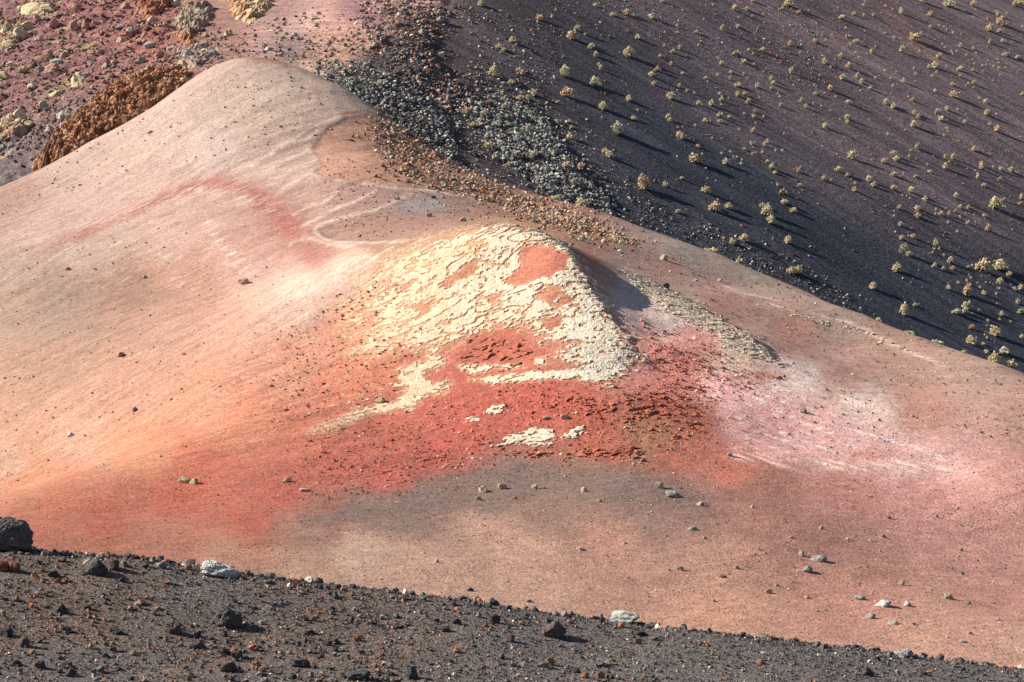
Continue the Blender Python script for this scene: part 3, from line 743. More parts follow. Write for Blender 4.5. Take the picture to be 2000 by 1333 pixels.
def build_crust(name, regs, holes, step, seed, colf, thick, mat, minc):
    xs = np.arange(-14.0, 19.5, step); ys = np.arange(97.0, 128.0, step)
    X, Y = np.meshgrid(xs, ys)
    Zb = gM.at(X, Y)
    u, v = proj(X, Y, Zb)
    near = (u > 440) & (u < 1900) & (v > 425) & (v < 960)
    f = np.full(X.shape, -9.0)
    f[near] = crust_field(u[near], v[near], X[near], Y[near], regs, holes)
    # cracks
    cr = np.abs(fbm(X / 1.3, Y / 1.0, seed, 2)) < 0.030
    cr &= fbm(X / 2.6, Y / 2.6, seed + 3, 2) > -0.10
    f[cr] = -1
    M = f > 0
    cell = M[:-1, :-1] & M[1:, :-1] & M[:-1, 1:] & M[1:, 1:]
    # label connected plates
    ny, nx = cell.shape
    lab = np.zeros((ny, nx), np.int32); k = 0
    cl = cell.tolist(); lb = [[0] * nx for _ in range(ny)]
    comps = []
    for j0, i0 in np.argwhere(cell):
        if lb[j0][i0]: continue
        k += 1; st = [(j0, i0)]; lb[j0][i0] = k; out = []
        while st:
            j, i = st.pop(); out.append((j, i))
            for dj, di in ((1, 0), (-1, 0), (0, 1), (0, -1)):
                a, b = j + dj, i + di
                if 0 <= a < ny and 0 <= b < nx and cl[a][b] and not lb[a][b]:
                    lb[a][b] = k; st.append((a, b))
        comps.append(np.array(out))
    # plate surface: lifted, terraced, gnarled
    n = fbm(X / 0.9, Y / 0.7, seed + 7, 3)
    ter = np.round(n * 3) / 3.0 + 0.5 * (n * 3 - np.round(n * 3)) / 3
    lift = thick * (0.75 + 1.1 * ter + 0.10 * fbm(X / 0.16, Y / 0.16, seed + 9, 2)) + 0.015
    lift = np.maximum(lift, 0.018) * np.clip(0.6 + f, 0.6, 1.1)
    lift = lift * (0.40 + 0.60 * sstep(720, 1000, u))
    Zt = Zb + lift
    col_all = colf(u, v, X, Y)
    jit = 0.35 * step
    Xj = X + jit * rng.uniform(-1, 1, X.shape); Yj = Y + jit * rng.uniform(-1, 1, X.shape)
    def mesh_of(cells, nm):
        j, i = cells[:, 0], cells[:, 1]
        W = nx + 1
        q = np.stack([j * W + i, j * W + i + 1, (j + 1) * W + i + 1, (j + 1) * W + i], 1)
        # boundary edges -> skirts
        e = np.concatenate([q[:, [0, 1]], q[:, [1, 2]], q[:, [2, 3]], q[:, [3, 0]]])
        key = np.sort(e, 1); key = key[:, 0].astype(np.int64) * (W * (ny + 1)) + key[:, 1]
        uq, inv, cnt = np.unique(key, return_inverse=True, return_counts=True)
        be = e[cnt[inv] == 1]
        vid, qi = np.unique(q.ravel(), return_inverse=True)
        vj, vi = vid // W, vid % W
        Vt = np.stack([Xj[vj, vi], Yj[vj, vi], Zt[vj, vi]], 1)
        bid = np.unique(be.ravel()); bj, bi = bid // W, bid % W
        Vb = np.stack([Xj[bj, bi] - 0.03, Yj[bj, bi] + 0.02, Zb[bj, bi] - 0.08], 1)
        mp = {a: b for b, a in enumerate(vid)}; mb = {a: b + len(vid) for b, a in enumerate(bid)}
        sk = np.array([[mp[b], mp[a], mb[a], mb[b]] for a, b in be])
        Fq = np.concatenate([qi.reshape(-1, 4), sk])
        V = np.concatenate([Vt, Vb])
        c = np.concatenate([col_all[vj, vi], col_all[bj, bi] * 0.9])
        return mesh_np(nm, V, Fq, False, c)
    comps.sort(key=len, reverse=True)
    big = [c for c in comps if len(c) >= minc][:120]
    small = [c for c in comps if len(c) < minc] + [c for c in comps if len(c) >= minc][120:]
    for c in big:
        link(name, mesh_of(c, name), mat, spur)
    if small:
        o = link(name + '_flakes', mesh_of(np.concatenate(small), name), mat, spur)
        o['kind'] = 'stuff'

def col_cream(u, v, x, y):
    n = fbm(x / 1.2, y / 1.2, 221, 4); n2 = fbm(x / 0.35, y / 0.35, 223, 3)
    col = np.zeros(u.shape + (3,)) + np.array([0.78, 0.61, 0.45])
    g = sstep(880, 1180, u)[..., None]
    col = col * (1 - g) + g * np.array([0.78, 0.68, 0.545])
    a = sstep(0.0, 0.4, n + 0.4 * n2)[..., None] * (0.65 - 0.35 * g)
    col = col * (1 - a) + a * np.array([0.74, 0.46, 0.26])
    pe = (sstep(960, 700, u) * 0.55)[..., None]
    col = col * (1 - pe) + pe * np.array([0.74, 0.50, 0.33])
    low = sstep(790, 850, v)[..., None]
    col = col * (1 - low) + low * np.array([0.68, 0.60, 0.47])
    rt = sstep(1230, 1300, u)[..., None]
    col = col * (1 - rt) + rt * np.array([0.66, 0.54, 0.41])
    lf = (sstep(720, 640, u) * sstep(560, 640, v))[..., None]
    col = col * (1 - lf) + lf * np.array([0.60, 0.36, 0.23])
    return np.clip(col * (1 + 0.14 * n2)[..., None], 0.02, 0.8)

def col_redc(u, v, x, y):
    n2 = fbm(x / 0.35, y / 0.35, 227, 3)
    col = np.zeros(u.shape + (3,)) + np.array([0.48, 0.165, 0.105])
    a = sstep(0.1, 0.5, n2)[..., None]
    col = col * (1 - .5 * a) + .5 * a * np.array([0.46, 0.19, 0.115])
    return col

build_crust('crust_plate', CREAM, HOLES, 0.055, 231, col_cream, 0.030, M_CRUST, 40)
build_crust('red_crust_plate', REDC, [], 0.055, 241, col_redc, 0.07, M_CRUST, 40)

# ------------------------------------------------------------------ loose stones
OCT_V = np.array([(1, 0, 0), (-1, 0, 0), (0, 1, 0), (0, -1, 0), (0, 0, 1), (0, 0, -1)], float)
OCT_F = np.array([(0, 2, 4), (2, 1, 4), (1, 3, 4), (3, 0, 4), (2, 0, 5), (1, 2, 5), (3, 1, 5), (0, 3, 5)])
_p = (1 + 5 ** 0.5) / 2
ICO_V = np.array([(-1, _p, 0), (1, _p, 0), (-1, -_p, 0), (1, -_p, 0), (0, -1, _p), (0, 1, _p), (0, -1, -_p), (0, 1, -_p), (_p, 0, -1), (_p, 0, 1), (-_p, 0, -1), (-_p, 0, 1)], float)
ICO_V /= np.linalg.norm(ICO_V[0])
ICO_F = np.array([(0, 11, 5), (0, 5, 1), (0, 1, 7), (0, 7, 10), (0, 10, 11), (1, 5, 9), (5, 11, 4), (11, 10, 2), (10, 7, 6), (7, 1, 8), (3, 9, 4), (3, 4, 2), (3, 2, 6), (3, 6, 8), (3, 8, 9), (4, 9, 5), (2, 4, 11), (6, 2, 10), (8, 6, 7), (9, 8, 1)])

def stones(name, P, S, C, fine=False, flat=0.75, jag=0.3, parent=None, mat=None):
    """many small stones as one mesh; P (n,3) centres, S (n,) diameters, C (n,3) colours"""
    T, Fc = (ICO_V, ICO_F) if fine else (OCT_V, OCT_F)
    n, k = len(P), len(T)
    if n == 0: return None
    jit = 1 + jag * rng.uniform(-1, 1, (n, k, 1))
    sc = 0.5 * S[:, None] * np.stack([rng.uniform(.75, 1.3, n), rng.uniform(.75, 1.3, n), flat * rng.uniform(.7, 1.2, n)], 1)
    A = rng.normal(size=(n, 3)) * np.array([.5, .5, 3.0])
    V = T[None] * jit * sc[:, None, :]
    ax, ay, az = A[:, 0], A[:, 1], A[:, 2]
    def rot(V, a, i, j):
        c, s = np.cos(a)[:, None], np.sin(a)[:, None]
        W = V.copy(); W[..., i] = V[..., i] * c - V[..., j] * s; W[..., j] = V[..., i] * s + V[..., j] * c
        return W
    V = rot(rot(rot(V, az, 0, 1), ax, 1, 2), ay, 0, 2) + P[:, None, :]
    F = (Fc[None] + (np.arange(n) * k)[:, None, None]).reshape(-1, 3)
    me = mesh_np(name, V.reshape(-1, 3), F, False, np.repeat(C, k, 0))
    o = link(name, me, mat or M_STONE, parent)
    o['kind'] = 'stuff'
    return o

def pick_colours(n, table):
    w = np.array([t[0] for t in table], float); w /= w.sum()
    k = rng.choice(len(table), n, p=w)
    c = np.array([t[1] for t in table])[k]
    return np.clip(c * rng.uniform(.7, 1.3, (n, 1)) * rng.uniform(.93, 1.07, (n, 3)), 0.01, 0.8)

def in_poly(n, P):
    """n random pixels inside polygon"""
    P = np.array(P, float); lo, hi = P.min(0), P.max(0); out = []
    while sum(len(o) for o in out) < n:
        q = rng.uniform(lo, hi, (n * 2, 2))
        out.append(q[poly_sd(q[:, 0], q[:, 1], P) > 0])
    return np.concatenate(out)[:n]

def in_soft(n, P, soft=18, seed=0, patch=0.55):
    """random pixels in a polygon with frayed edges and patchy density"""
    out = np.zeros((0, 2)); k = 0
    while len(out) < n:
        q = in_poly(n, P) + rng.normal(size=(n, 2)) * soft * np.array([1.0, .6]) * rng.uniform(0, 1.6, (n, 1)) ** 2
        d = 0.5 + fbm(q[:, 0] / 34.0, q[:, 1] / 20.0, 260 + seed, 3)
        out = np.concatenate([out, q[rng.uniform(0, 1, n) < (1 - patch) + patch * np.clip(d, 0, 1)]])
    return out[:n]

def sizes(n, lo, hi, p=2.2):
    return lo * (1 + (hi / lo - 1) * rng.uniform(0, 1, n) ** p)

def scatter(name, g, q, px_lo, px_hi, table, fine=False, flat=.75, p=2.4, sink=0.15, jag=.3):
    """stones on grid g under pixels q; size in photograph pixels"""
    x, y, z = g.hit(q[:, 0], q[:, 1], 420)
    S = sizes(len(q), px_lo, px_hi, p) * y / FPX
    P = np.stack([x, y, z + S * (0.5 * flat - sink)], 1)
    return stones(name, P, S, pick_colours(len(q), table), fine, flat, jag)

DARK = (0.075, 0.073, 0.078); GREY = (0.15, 0.14, 0.14); BRN = (0.20, 0.125, 0.09); ORG = (0.42, 0.17, 0.085); PALE = (0.58, 0.52, 0.45); RED = (0.30, 0.10, 0.07)
TAN = (0.42, 0.30, 0.21); OLIVE = (0.33, 0.30, 0.19); PURP = (0.22, 0.13, 0.13); GRN = (0.40, 0.41, 0.36)

# gravel on the near shoulder
n = 62000
x = rng.uniform(-8.5, 8.5, n); y = rng.uniform(30.0, 38.2, n)
S = sizes(n, 0.012, 0.055, 5.0)
u_, v_ = proj(x, y, gA.at(x, y))
cl = fbm(x / 0.7, y / 0.7, 251, 3)
big = (rng.uniform(0, 1, n) < 0.035) & (cl > -0.1)
S = np.where(big & (u_ < 1300), S * 2.3, S)
S = np.where((rng.uniform(0, 1, n) < 0.05) & (u_ < 800) & (v_ > 1170) & (cl > -.05), np.maximum(S, rng.uniform(.03, .10, n)), S)
wlow = np.clip((v_ - 1150) / 200, 0, 1)
C = pick_colours(n, [(36, DARK), (26, GREY), (10, (0.26, 0.24, 0.23)), (16, (0.26, 0.16, 0.11)), (7, ORG), (5, PALE)])
warm = (rng.uniform(0, 1, n) < 0.45 * sstep(1100, 100, u_))[:, None]
C = np.where(warm, C * 0.3 + 0.7 * np.array([0.27, 0.155, 0.10]) * rng.uniform(.6, 1.3, (n, 1)), C)
P = np.stack([x, y, gA.at(x, y) + S * 0.25], 1)
stones('gravel', P, S, C, False, .8, .35)

# coarser cinders along the brow of the shoulder
n = 900
u_ = rng.uniform(-100, 2100, n); yy = 36.6 + rng.normal(size=n) * .35
a_, b_ = ray(u_, 0 * u_); x = a_ * yy
S = sizes(n, 0.03, 0.13, 4.0)
stones('gravel', np.stack([x, yy, gA.at(x, yy) + S * .2], 1), S, pick_colours(n, [(36, DARK), (26, GREY), (12, (0.26, 0.16, 0.11)), (5, ORG), (5, PALE)]), True, .75, .35)
# grit on the floor and flanks of the striped hill
q = np.concatenate([in_poly(9000, [(-150, 1000), (600, 900), (1400, 900), (2150, 900), (2150, 1340), (1500, 1270), (700, 1170), (-150, 1090)]),
                    in_poly(2600, [(560, 860), (1000, 740), (1400, 760), (1380, 900), (900, 960), (500, 990)])])
scatter('grit', gM, q, 1.6, 5.0, [(20, TAN), (14, BRN), (10, PALE), (8, GREY), (5, ORG), (6, DARK)], False, .7, 4.0)
q = np.concatenate([in_poly(700, [(-100, 480), (300, 420), (560, 560), (640, 640), (400, 880), (-100, 980)]), in_poly(500, [(-100, 350), (300, 215), (480, 118), (640, 160), (650, 260), (300, 330), (-100, 460)]), in_poly(500, [(640, 290), (800, 370), (1000, 420), (1000, 440), (700, 470), (620, 400)]),
                    in_poly(1500, [(1150, 450), (1450, 530), (2100, 770), (2100, 900), (1700, 800), (1400, 640), (1200, 520)]), in_poly(500, [(1250, 600), (1400, 660), (1560, 740), (1800, 840), (1800, 900), (1400, 880), (1300, 720)])])
scatter('grit', gM, q, 2.0, 6.5, [(20, TAN), (14, BRN), (6, PALE), (8, GREY), (5, ORG), (4, DARK)], False, .75, 3.0)
# brown stony flank of the ridge
q = np.concatenate([in_soft(3600, [(740, 215), (860, 292), (1000, 366), (1180, 430), (1200, 450), (1080, 445), (960, 405), (860, 370), (760, 330), (725, 270)]), in_soft(1300, [(1000, 395), (1180, 445), (1260, 480), (1150, 470), (1040, 430)])])
scatter('scree', gM, q, 2.2, 8.5, [(30, (0.44, 0.29, 0.20)), (14, BRN), (18, (0.56, 0.42, 0.31)), (6, ORG), (6, GREY)], True, .85, 3.2, 0.2, .4)
q = np.concatenate([in_soft(2200, [(620, 850), (800, 800), (1000, 750), (1240, 745), (1390, 745), (1375, 870), (1240, 905), (1000, 900), (760, 960), (560, 985)], 20, 3), in_soft(700, [(1240, 620), (1420, 690), (1500, 750), (1400, 790), (1280, 750)], 20, 4), in_soft(800, [(560, 640), (760, 540), (820, 700), (700, 800), (520, 830)], 25, 5)])
scatter('grit', gM, q, 2.0, 7.5, [(30, (0.42, 0.13, 0.08)), (14, (0.30, 0.09, 0.06)), (16, (0.60, 0.30, 0.2)), (6, (0.66, 0.52, 0.4))], True, .55, 3.0, 0.12, .45)
# black-green rubble below the crest
q = np.concatenate([in_soft(3200, RUB[0], 24), in_soft(5000, RUB[1], 24), in_soft(3200, RUB[2], 26)])
tabs = [(30, GRN), (16, (0.28, 0.27, 0.26)), (10, DARK), (14, PALE), (10, PURP)]
scatter('rubble', gB, q[:8200], 1.8, 7.5, tabs, True, .85, 2.8, 0.22, .4)
scatter('rubble', gB, q[8200:], 1.8, 9.0, [(22, PURP), (16, GREY), (10, TAN), (8, (0.34, 0.17, 0.13)), (8, PALE)], True, .85, 2.8, 0.22, .4)
q = np.concatenate([in_soft(900, [(880, 140), (960, 160), (1010, 190), (1120, 280), (1220, 430), (1320, 480), (1150, 400), (960, 240)]), in_soft(1500, [(1190, 330), (1320, 420), (1480, 470), (1640, 560), (1720, 630), (1500, 560), (1260, 460)]),
                    in_poly(800, [(900, 0), (1120, 60), (1050, 250), (930, 160)]), in_poly(500, [(730, 220), (1000, 340), (980, 300), (880, 250)])])
scatter('rubble', gB, q, 1.6, 6.0, [(20, GREY), (14, DARK), (10, PALE), (8, PURP), (6, GRN)], True, .9, 3.5)
# red and pale cinders strewn on the black slope
q = np.concatenate([in_soft(1100, [(1000, -20), (1700, -20), (1560, 160), (1250, 80), (1100, 60)]), in_poly(500, [(1450, 60), (1620, 40), (1720, 90), (1600, 190), (1480, 140)]), in_poly(1500, [(1000, 0), (2080, 0), (2080, 640), (1500, 480), (1150, 250)])])
scatter('cinders', gB, q, 1.4, 5.0, [(18, ORG), (10, (0.40, 0.24, 0.18)), (6, PALE), (8, GREY), (8, DARK), (10, BRN)], True, .9, 3.5)
# stones of the red slope
q = np.concatenate([in_soft(5200, [(-120, 0), (330, -20), (440, 90), (360, 140), (250, 160), (100, 270), (-120, 370)]), in_soft(500, [(440, 70), (560, 20), (700, 60), (690, 130), (600, 130), (480, 110)]), in_soft(900, [(330, 95), (430, 70), (470, 110), (400, 140), (300, 145), (180, 210), (150, 260), (40, 330), (10, 300), (150, 190)])])
scatter('rubble', gB, q, 2.0, 9.0, [(24, PURP), (16, (0.36, 0.20, 0.16)), (14, OLIVE), (12, TAN), (10, GREY), (4, DARK)], True, .8, 3.2)

# ------------------------------------------------------------------ boulders
from mathutils import noise as mn
def rock_mesh(name, seed, sub=3, cuts=9, rough=0.16, fine=0.05, ridged=False):
    """a broken lava block: icosphere cut by planes, then pitted; width 1, base at z = 0"""
    rnd = random.Random(seed)
    bm = bmesh.new()
    bmesh.ops.create_icosphere(bm, subdivisions=sub, radius=1.0)
    pl = []
    for k in range(cuts):
        d = Vector((rnd.gauss(0, 1), rnd.gauss(0, 1), rnd.gauss(0, 1))).normalized()
        pl.append((d, rnd.uniform(0.52, 0.85)))
    off = Vector((seed * 3.7, seed * 1.3, seed * 2.1))
    for v in bm.verts:
        p = v.co.copy()
        for d, h in pl:
            t = p.dot(d)
            if t > h: p -= d * (t - h) * 0.92
        q = p + off
        r = 1 + rough * mn.noise(q * 1.5) + rough * 0.6 * mn.noise(q * 3.3)
        f = mn.noise(q * 7.0) + 0.6 * mn.noise(q * 14.0)
        if ridged: f = -abs(f) * 1.3 + 0.3
        v.co = p * (r + fine * f)
    xs = [v.co.x for v in bm.verts]; ys = [v.co.y for v in bm.verts]; zs = [v.co.z for v in bm.verts]
    sx = 1.0 / (max(xs) - min(xs)); sy = 1.0 / (max(ys) - min(ys)); sz = 1.0 / (max(zs) - min(zs))
    for v in bm.verts:
        v.co = Vector(((v.co.x - (max(xs) + min(xs)) / 2) * sx, (v.co.y - (max(ys) + min(ys)) / 2) * sy, (v.co.z - min(zs)) * sz))
    me = bpy.data.meshes.new(name)
    bm.to_mesh(me); bm.free()
    for p in me.polygons: p.use_smooth = (sub >= 4)
    return me

def rock_mat(name, base, second, scale=3.0, amt=0.5, bump=0.05, spots=None):
    m, nt, p = nodes(name)
    lk = nt.links.new
    tc = N(nt, 'ShaderNodeTexCoord')
    oi = N(nt, 'ShaderNodeObjectInfo')
    add = N(nt, 'ShaderNodeVectorMath', operation='ADD'); lk(tc.outputs['Object'], add.inputs[0])
    cb = N(nt, 'ShaderNodeCombineXYZ'); lk(oi.outputs['Random'], cb.inputs[0]); lk(oi.outputs['Random'], cb.inputs[1])
    sc = N(nt, 'ShaderNodeVectorMath', operation='SCALE'); lk(cb.outputs[0], sc.inputs[0]); sc.inputs['Scale'].default_value = 37.0
    lk(sc.outputs[0], add.inputs[1])
    n1 = N(nt, 'ShaderNodeTexNoise'); n1.inputs['Scale'].default_value = scale; n1.inputs['Detail'].default_value = 6; n1.inputs['Roughness'].default_value = .7
    lk(add.outputs[0], n1.inputs['Vector'])
    r = ramp(nt, n1.outputs[0], [(0.5 - 0.25 * (1.2 - amt), base), (0.5 + 0.2 * (1.2 - amt), second)])
    c = r.outputs[0]
    if spots:
        n3 = N(nt, 'ShaderNodeTexNoise'); n3.inputs['Scale'].default_value = scale * 3.5; n3.inputs['Detail'].default_value = 4
        lk(add.outputs[0], n3.inputs['Vector'])
        r3 = ramp(nt, n3.outputs[0], [(0.55, (0, 0, 0)), (0.64, (1, 1, 1))])
        c = mixc(nt, 'MIX', r3.outputs[0], c, spots)
    lk(c, p.inputs['Base Color'])
    vo = N(nt, 'ShaderNodeTexVoronoi'); vo.inputs['Scale'].default_value = scale * 5
    lk(add.outputs[0], vo.inputs['Vector'])
    ad = N(nt, 'ShaderNodeMath', operation='ADD'); lk(vo.outputs['Distance'], ad.inputs[0]); lk(n1.outputs[0], ad.inputs[1])
    b = N(nt, 'ShaderNodeBump'); b.inputs['Strength'].default_value = 0.8; b.inputs['Distance'].default_value = bump
    lk(ad.outputs[0], b.inputs['Height']); lk(b.outputs[0], p.inputs['Normal'])
    return m

RM = {
    'black': rock_mat('black_lava', (0.055, 0.052, 0.056), (0.17, 0.155, 0.155), 3.0, .5, .05),
    'plum': rock_mat('plum_lava', (0.09, 0.065, 0.066), (0.25, 0.18, 0.172), 3.0, .5, .05),
    'grey': rock_mat('grey_stone', (0.32, 0.31, 0.29), (0.60, 0.58, 0.53), 4.0, .6, .05, (0.13, 0.13, 0.12)),
    'white': rock_mat('lichened_stone', (0.62, 0.60, 0.55), (0.80, 0.79, 0.74), 4.0, .6, .05, (0.28, 0.28, 0.26)),
    'orange': rock_mat('orange_cinder', (0.40, 0.16, 0.085), (0.66, 0.36, 0.20), 4.0, .6, .05),
    'rust': rock_mat('rust_cinder', (0.24, 0.09, 0.065), (0.44, 0.20, 0.13), 4.0, .6, .05),
    'tan': rock_mat('tan_stone', (0.52, 0.40, 0.29), (0.76, 0.64, 0.50), 4.0, .6, .05, (0.30, 0.22, 0.16)),
    'yellow': rock_mat('sulphur_stone', (0.44, 0.37, 0.23), (0.68, 0.59, 0.38), 3.0, .6, .05, (0.28, 0.21, 0.14)),
    'red': rock_mat('red_stone', (0.36, 0.19, 0.16), (0.58, 0.38, 0.31), 3.0, .6, .05, (0.20, 0.11, 0.10)),
    'green': rock_mat('green_grey_stone', (0.28, 0.285, 0.25), (0.58, 0.575, 0.50), 3.0, .6, .05, (0.11, 0.11, 0.10)),
}
ROCKS = {}
def shared_rock(kind, i):
    key = (kind, i)
    if key not in ROCKS:
        me = rock_mesh('rock', 11 + i * 7, 3 if i < 9 else 2, 8 + i % 4, 0.18, 0.07, ridged=(kind in ('black', 'plum', 'green')))
        me.materials.append(RM[kind]); ROCKS[key] = me
    return ROCKS[key]

def place_rock(g, u, v, w, h, kind, label, group=None, name='rock', mesh=None, cat='rock', sink=0.24, depth=None, tilt=0.12, centre=True):
    """stand a rock so that its foot meets the ground under pixel (u, v + part of its height)"""
    x, y, z = g.hit([u], [v + (0.36 * h if centre else 0)])
    x, y, z = float(x[0]), float(y[0]), float(z[0])
    k = y / FPX
    me = mesh or shared_rock(kind, random.randrange(10))
    o = link(name, me)
    W, H = w * k * 1.08, h * k * 1.25
    D = (depth or random.uniform(.7, 1.05)) * max(W * .8, H)
    o.scale = (W, D, H)
    o.location = (x, y + D * 0.15, z - H * sink)
    o.rotation_euler = (random.uniform(-tilt, tilt), random.uniform(-tilt, tilt), random.choice((0, math.pi)) + random.uniform(-.35, .35))
    tag(o, label, cat, group)
    return o

# --- near shoulder, each with its own shape
def hero(seed, kind, rough=.2, fine=.07, cuts=8, ridged=True, sub=5):
    me = rock_mesh('boulder', seed, sub, cuts, rough, fine, ridged); me.materials.append(RM[kind]); return me
place_rock(gA, 22, 1056, 92, 64, 'black', 'large rounded black lava boulder beside the red cinder lump on the gravel shoulder', name='boulder', mesh=hero(4, 'black', .24, .13, 5), cat='boulder', sink=.12, depth=.9)
place_rock(gA, 186, 1111, 50, 32, 'black', 'rounded black boulder with pale speckled top, in front of its smaller twin', name='boulder', mesh=hero(5, 'black', .2, .05, 7), cat='boulder')
place_rock(gA, 217, 1103, 34, 24, 'plum', 'dark angular block leaning behind a rounded black boulder', name='boulder', mesh=hero(8, 'plum', .2, .05, 10), cat='boulder')
place_rock(gA, 430, 1114, 74, 30, 'white', 'whitish lichened boulder with a knob at one end on the gravel crest', name='boulder', mesh=hero(12, 'white', .3, .06, 7), cat='boulder')
place_rock(gA, 445, 1209, 62, 40, 'black', 'squat dark grey boulder with a long shadow on open gravel', name='boulder', mesh=hero(14, 'black', .2, .06, 7), cat='boulder')
place_rock(gA, 335, 1226, 42, 28, 'plum', 'grey pitted block lying uphill of a squat dark boulder', name='boulder', mesh=hero(17, 'plum', .22, .06, 9), cat='boulder')
place_rock(gA, 1085, 1234, 46, 34, 'plum', 'plum brown pointed boulder standing alone below the white crest rock', name='boulder', mesh=hero(19, 'plum', .22, .06, 10), cat='boulder')
place_rock(gA, 1220, 1207, 56, 24, 'white', 'bright white humped rock on the gravel crest with small fragment beside it', name='boulder', mesh=hero(23, 'white', .2, .04, 9, False), cat='boulder')
place_rock(gA, 1247, 1213, 16, 12, 'grey', 'small fragment at the foot of the bright white humped rock', name='rock')
place_rock(gA, 1735, 1265, 46, 22, 'grey', 'grey boulder with white top at the gravel edge, paired with pale rubble', name='boulder', mesh=hero(29, 'grey', .22, .05, 9), cat='boulder')
place_rock(gA, 1765, 1278, 38, 17, 'grey', 'low broken grey rock in front of the white-topped grey boulder', name='boulder', mesh=hero(31, 'grey', .25, .06, 9), cat='boulder')
place_rock(gA, 742, 1148, 24, 13, 'white', 'small white wedge of rock on the gravel crest', name='rock')
place_rock(gA, 778, 1153, 34, 12, 'white', 'flat white rock sunk into the gravel crest beside a white wedge', name='rock')
place_rock(gA, 5, 1107, 26, 22, 'rust', 'rust red cinder lump at the foot of the large black boulder', name='rock', mesh=hero(37, 'rust', .2, .08, 6, True, 4))
place_rock(gA, 27, 1109, 22, 22, 'rust', 'smaller dark red cinder lump touching the rust red one', name='rock', mesh=hero(39, 'rust', .2, .08, 6, True, 4))
place_rock(gA, 69, 1125, 16, 16, 'orange', 'ochre orange cinder lump between black stones on the gravel', name='rock')
place_rock(gA, 103, 1122, 22, 14, 'black', 'jagged black splinter of lava beside the ochre cinder lump', name='rock')
place_rock(gA, 113, 1135, 14, 11, 'orange', 'bright orange cinder below the jagged black splinter', name='rock')
place_rock(gA, 128, 1134, 11, 9, 'orange', 'yellowish orange cinder next to a bright orange one', name='rock')
place_rock(gA, 237, 1133, 13, 11, 'black', 'small black cube-like stone below the twin boulders', name='rock')
place_rock(gA, 800, 1316, 26, 26, 'black', 'upright dark splinter of lava poking out of the gravel', name='rock', mesh=hero(41, 'black', .2, .05, 11, True, 4), tilt=.2)
place_rock(gA, 700, 1322, 46, 18, 'black', 'low black slab with pale chips scattered round it', name='rock', mesh=hero(43, 'black', .25, .07, 8, True, 4))
place_rock(gA, 1952, 1294, 22, 15, 'plum', 'dark brown stone on the far edge of the gravel shoulder', name='rock')
place_rock(gA, 1700, 1262, 14, 9, 'grey', 'small grey stone just uphill of the white-topped boulder', name='rock')
for (u, v, w, h, k, lb) in [(1075, 1293, 19, 15, 'orange', 'orange tan cinder touching a grey stone low on the gravel'), (1063, 1299, 19, 13, 'grey', 'grey stone against an orange tan cinder low on the gravel'), (870, 1230, 20, 12, 'black', 'dark grey stone with a short shadow in open gravel'),
                            (697, 1247, 17, 13, 'orange', 'rust orange cinder lying alone near the broken dark stones'), (893, 1271, 17, 11, 'orange', 'reddish orange cinder in the middle of the gravel slope'), (500, 1300, 18, 16, 'orange', 'pale orange crumbling cinder beside a blackish block'), (512, 1308, 14, 11, 'orange', 'smaller pale orange cinder broken from its neighbour'),
                            (586, 1297, 36, 16, 'black', 'cluster-like black clinker slab on lower gravel'), (445, 1305, 34, 20, 'black', 'blackish block beside the crumbling orange cinder'), (385, 1260, 36, 18, 'plum', 'low plum grey rubble lump under the pitted block'), (225, 1232, 30, 14, 'black', 'dark lava fragment with a white chip on it'), (130, 1230, 28, 12, 'black', 'flat dark lava fragment half buried in gravel'),
                            (45, 1255, 26, 20, 'plum', 'plum coloured lava knob in the rough corner gravel'), (15, 1235, 24, 16, 'black', 'black lava knob at the rough corner gravel'), (1020, 1218, 12, 9, 'orange', 'small orange chip above the plum pointed boulder'), (948, 1222, 12, 8, 'orange', 'small red orange chip on open dark gravel'), (1695, 1312, 20, 10, 'orange', 'vivid orange red cinder on the fine grey gravel'), (1250, 1238, 22, 9, 'black', 'flat dark stone below the bright white humped rock')]:
    place_rock(gA, u, v, w, h, k, lb)
for i in range(75):
    u = random.uniform(-60, 2050); v = random.triangular(1120 + u * .07, 1335, 1320)
    if v < 1095 + 0.112 * max(u, 0): continue
    if u > 1200 and random.random() < .55: continue
    k = random.choice(['black', 'black', 'plum', 'black', 'rust', 'orange', 'grey'])
    cw = {'black': 'black', 'plum': 'plum brown', 'rust': 'rust red', 'orange': 'orange', 'grey': 'grey'}[k]
    w = random.triangular(9, 26, 11) * (0.75 if k in ('orange', 'rust', 'grey') else 1)
    place_rock(gA, u, v, w, w * random.uniform(.55, .85), k, 'small loose %s lava stone lying on the dark gravel' % cw, 'loose %s stones on the dark gravel' % cw, name='lava_stone')

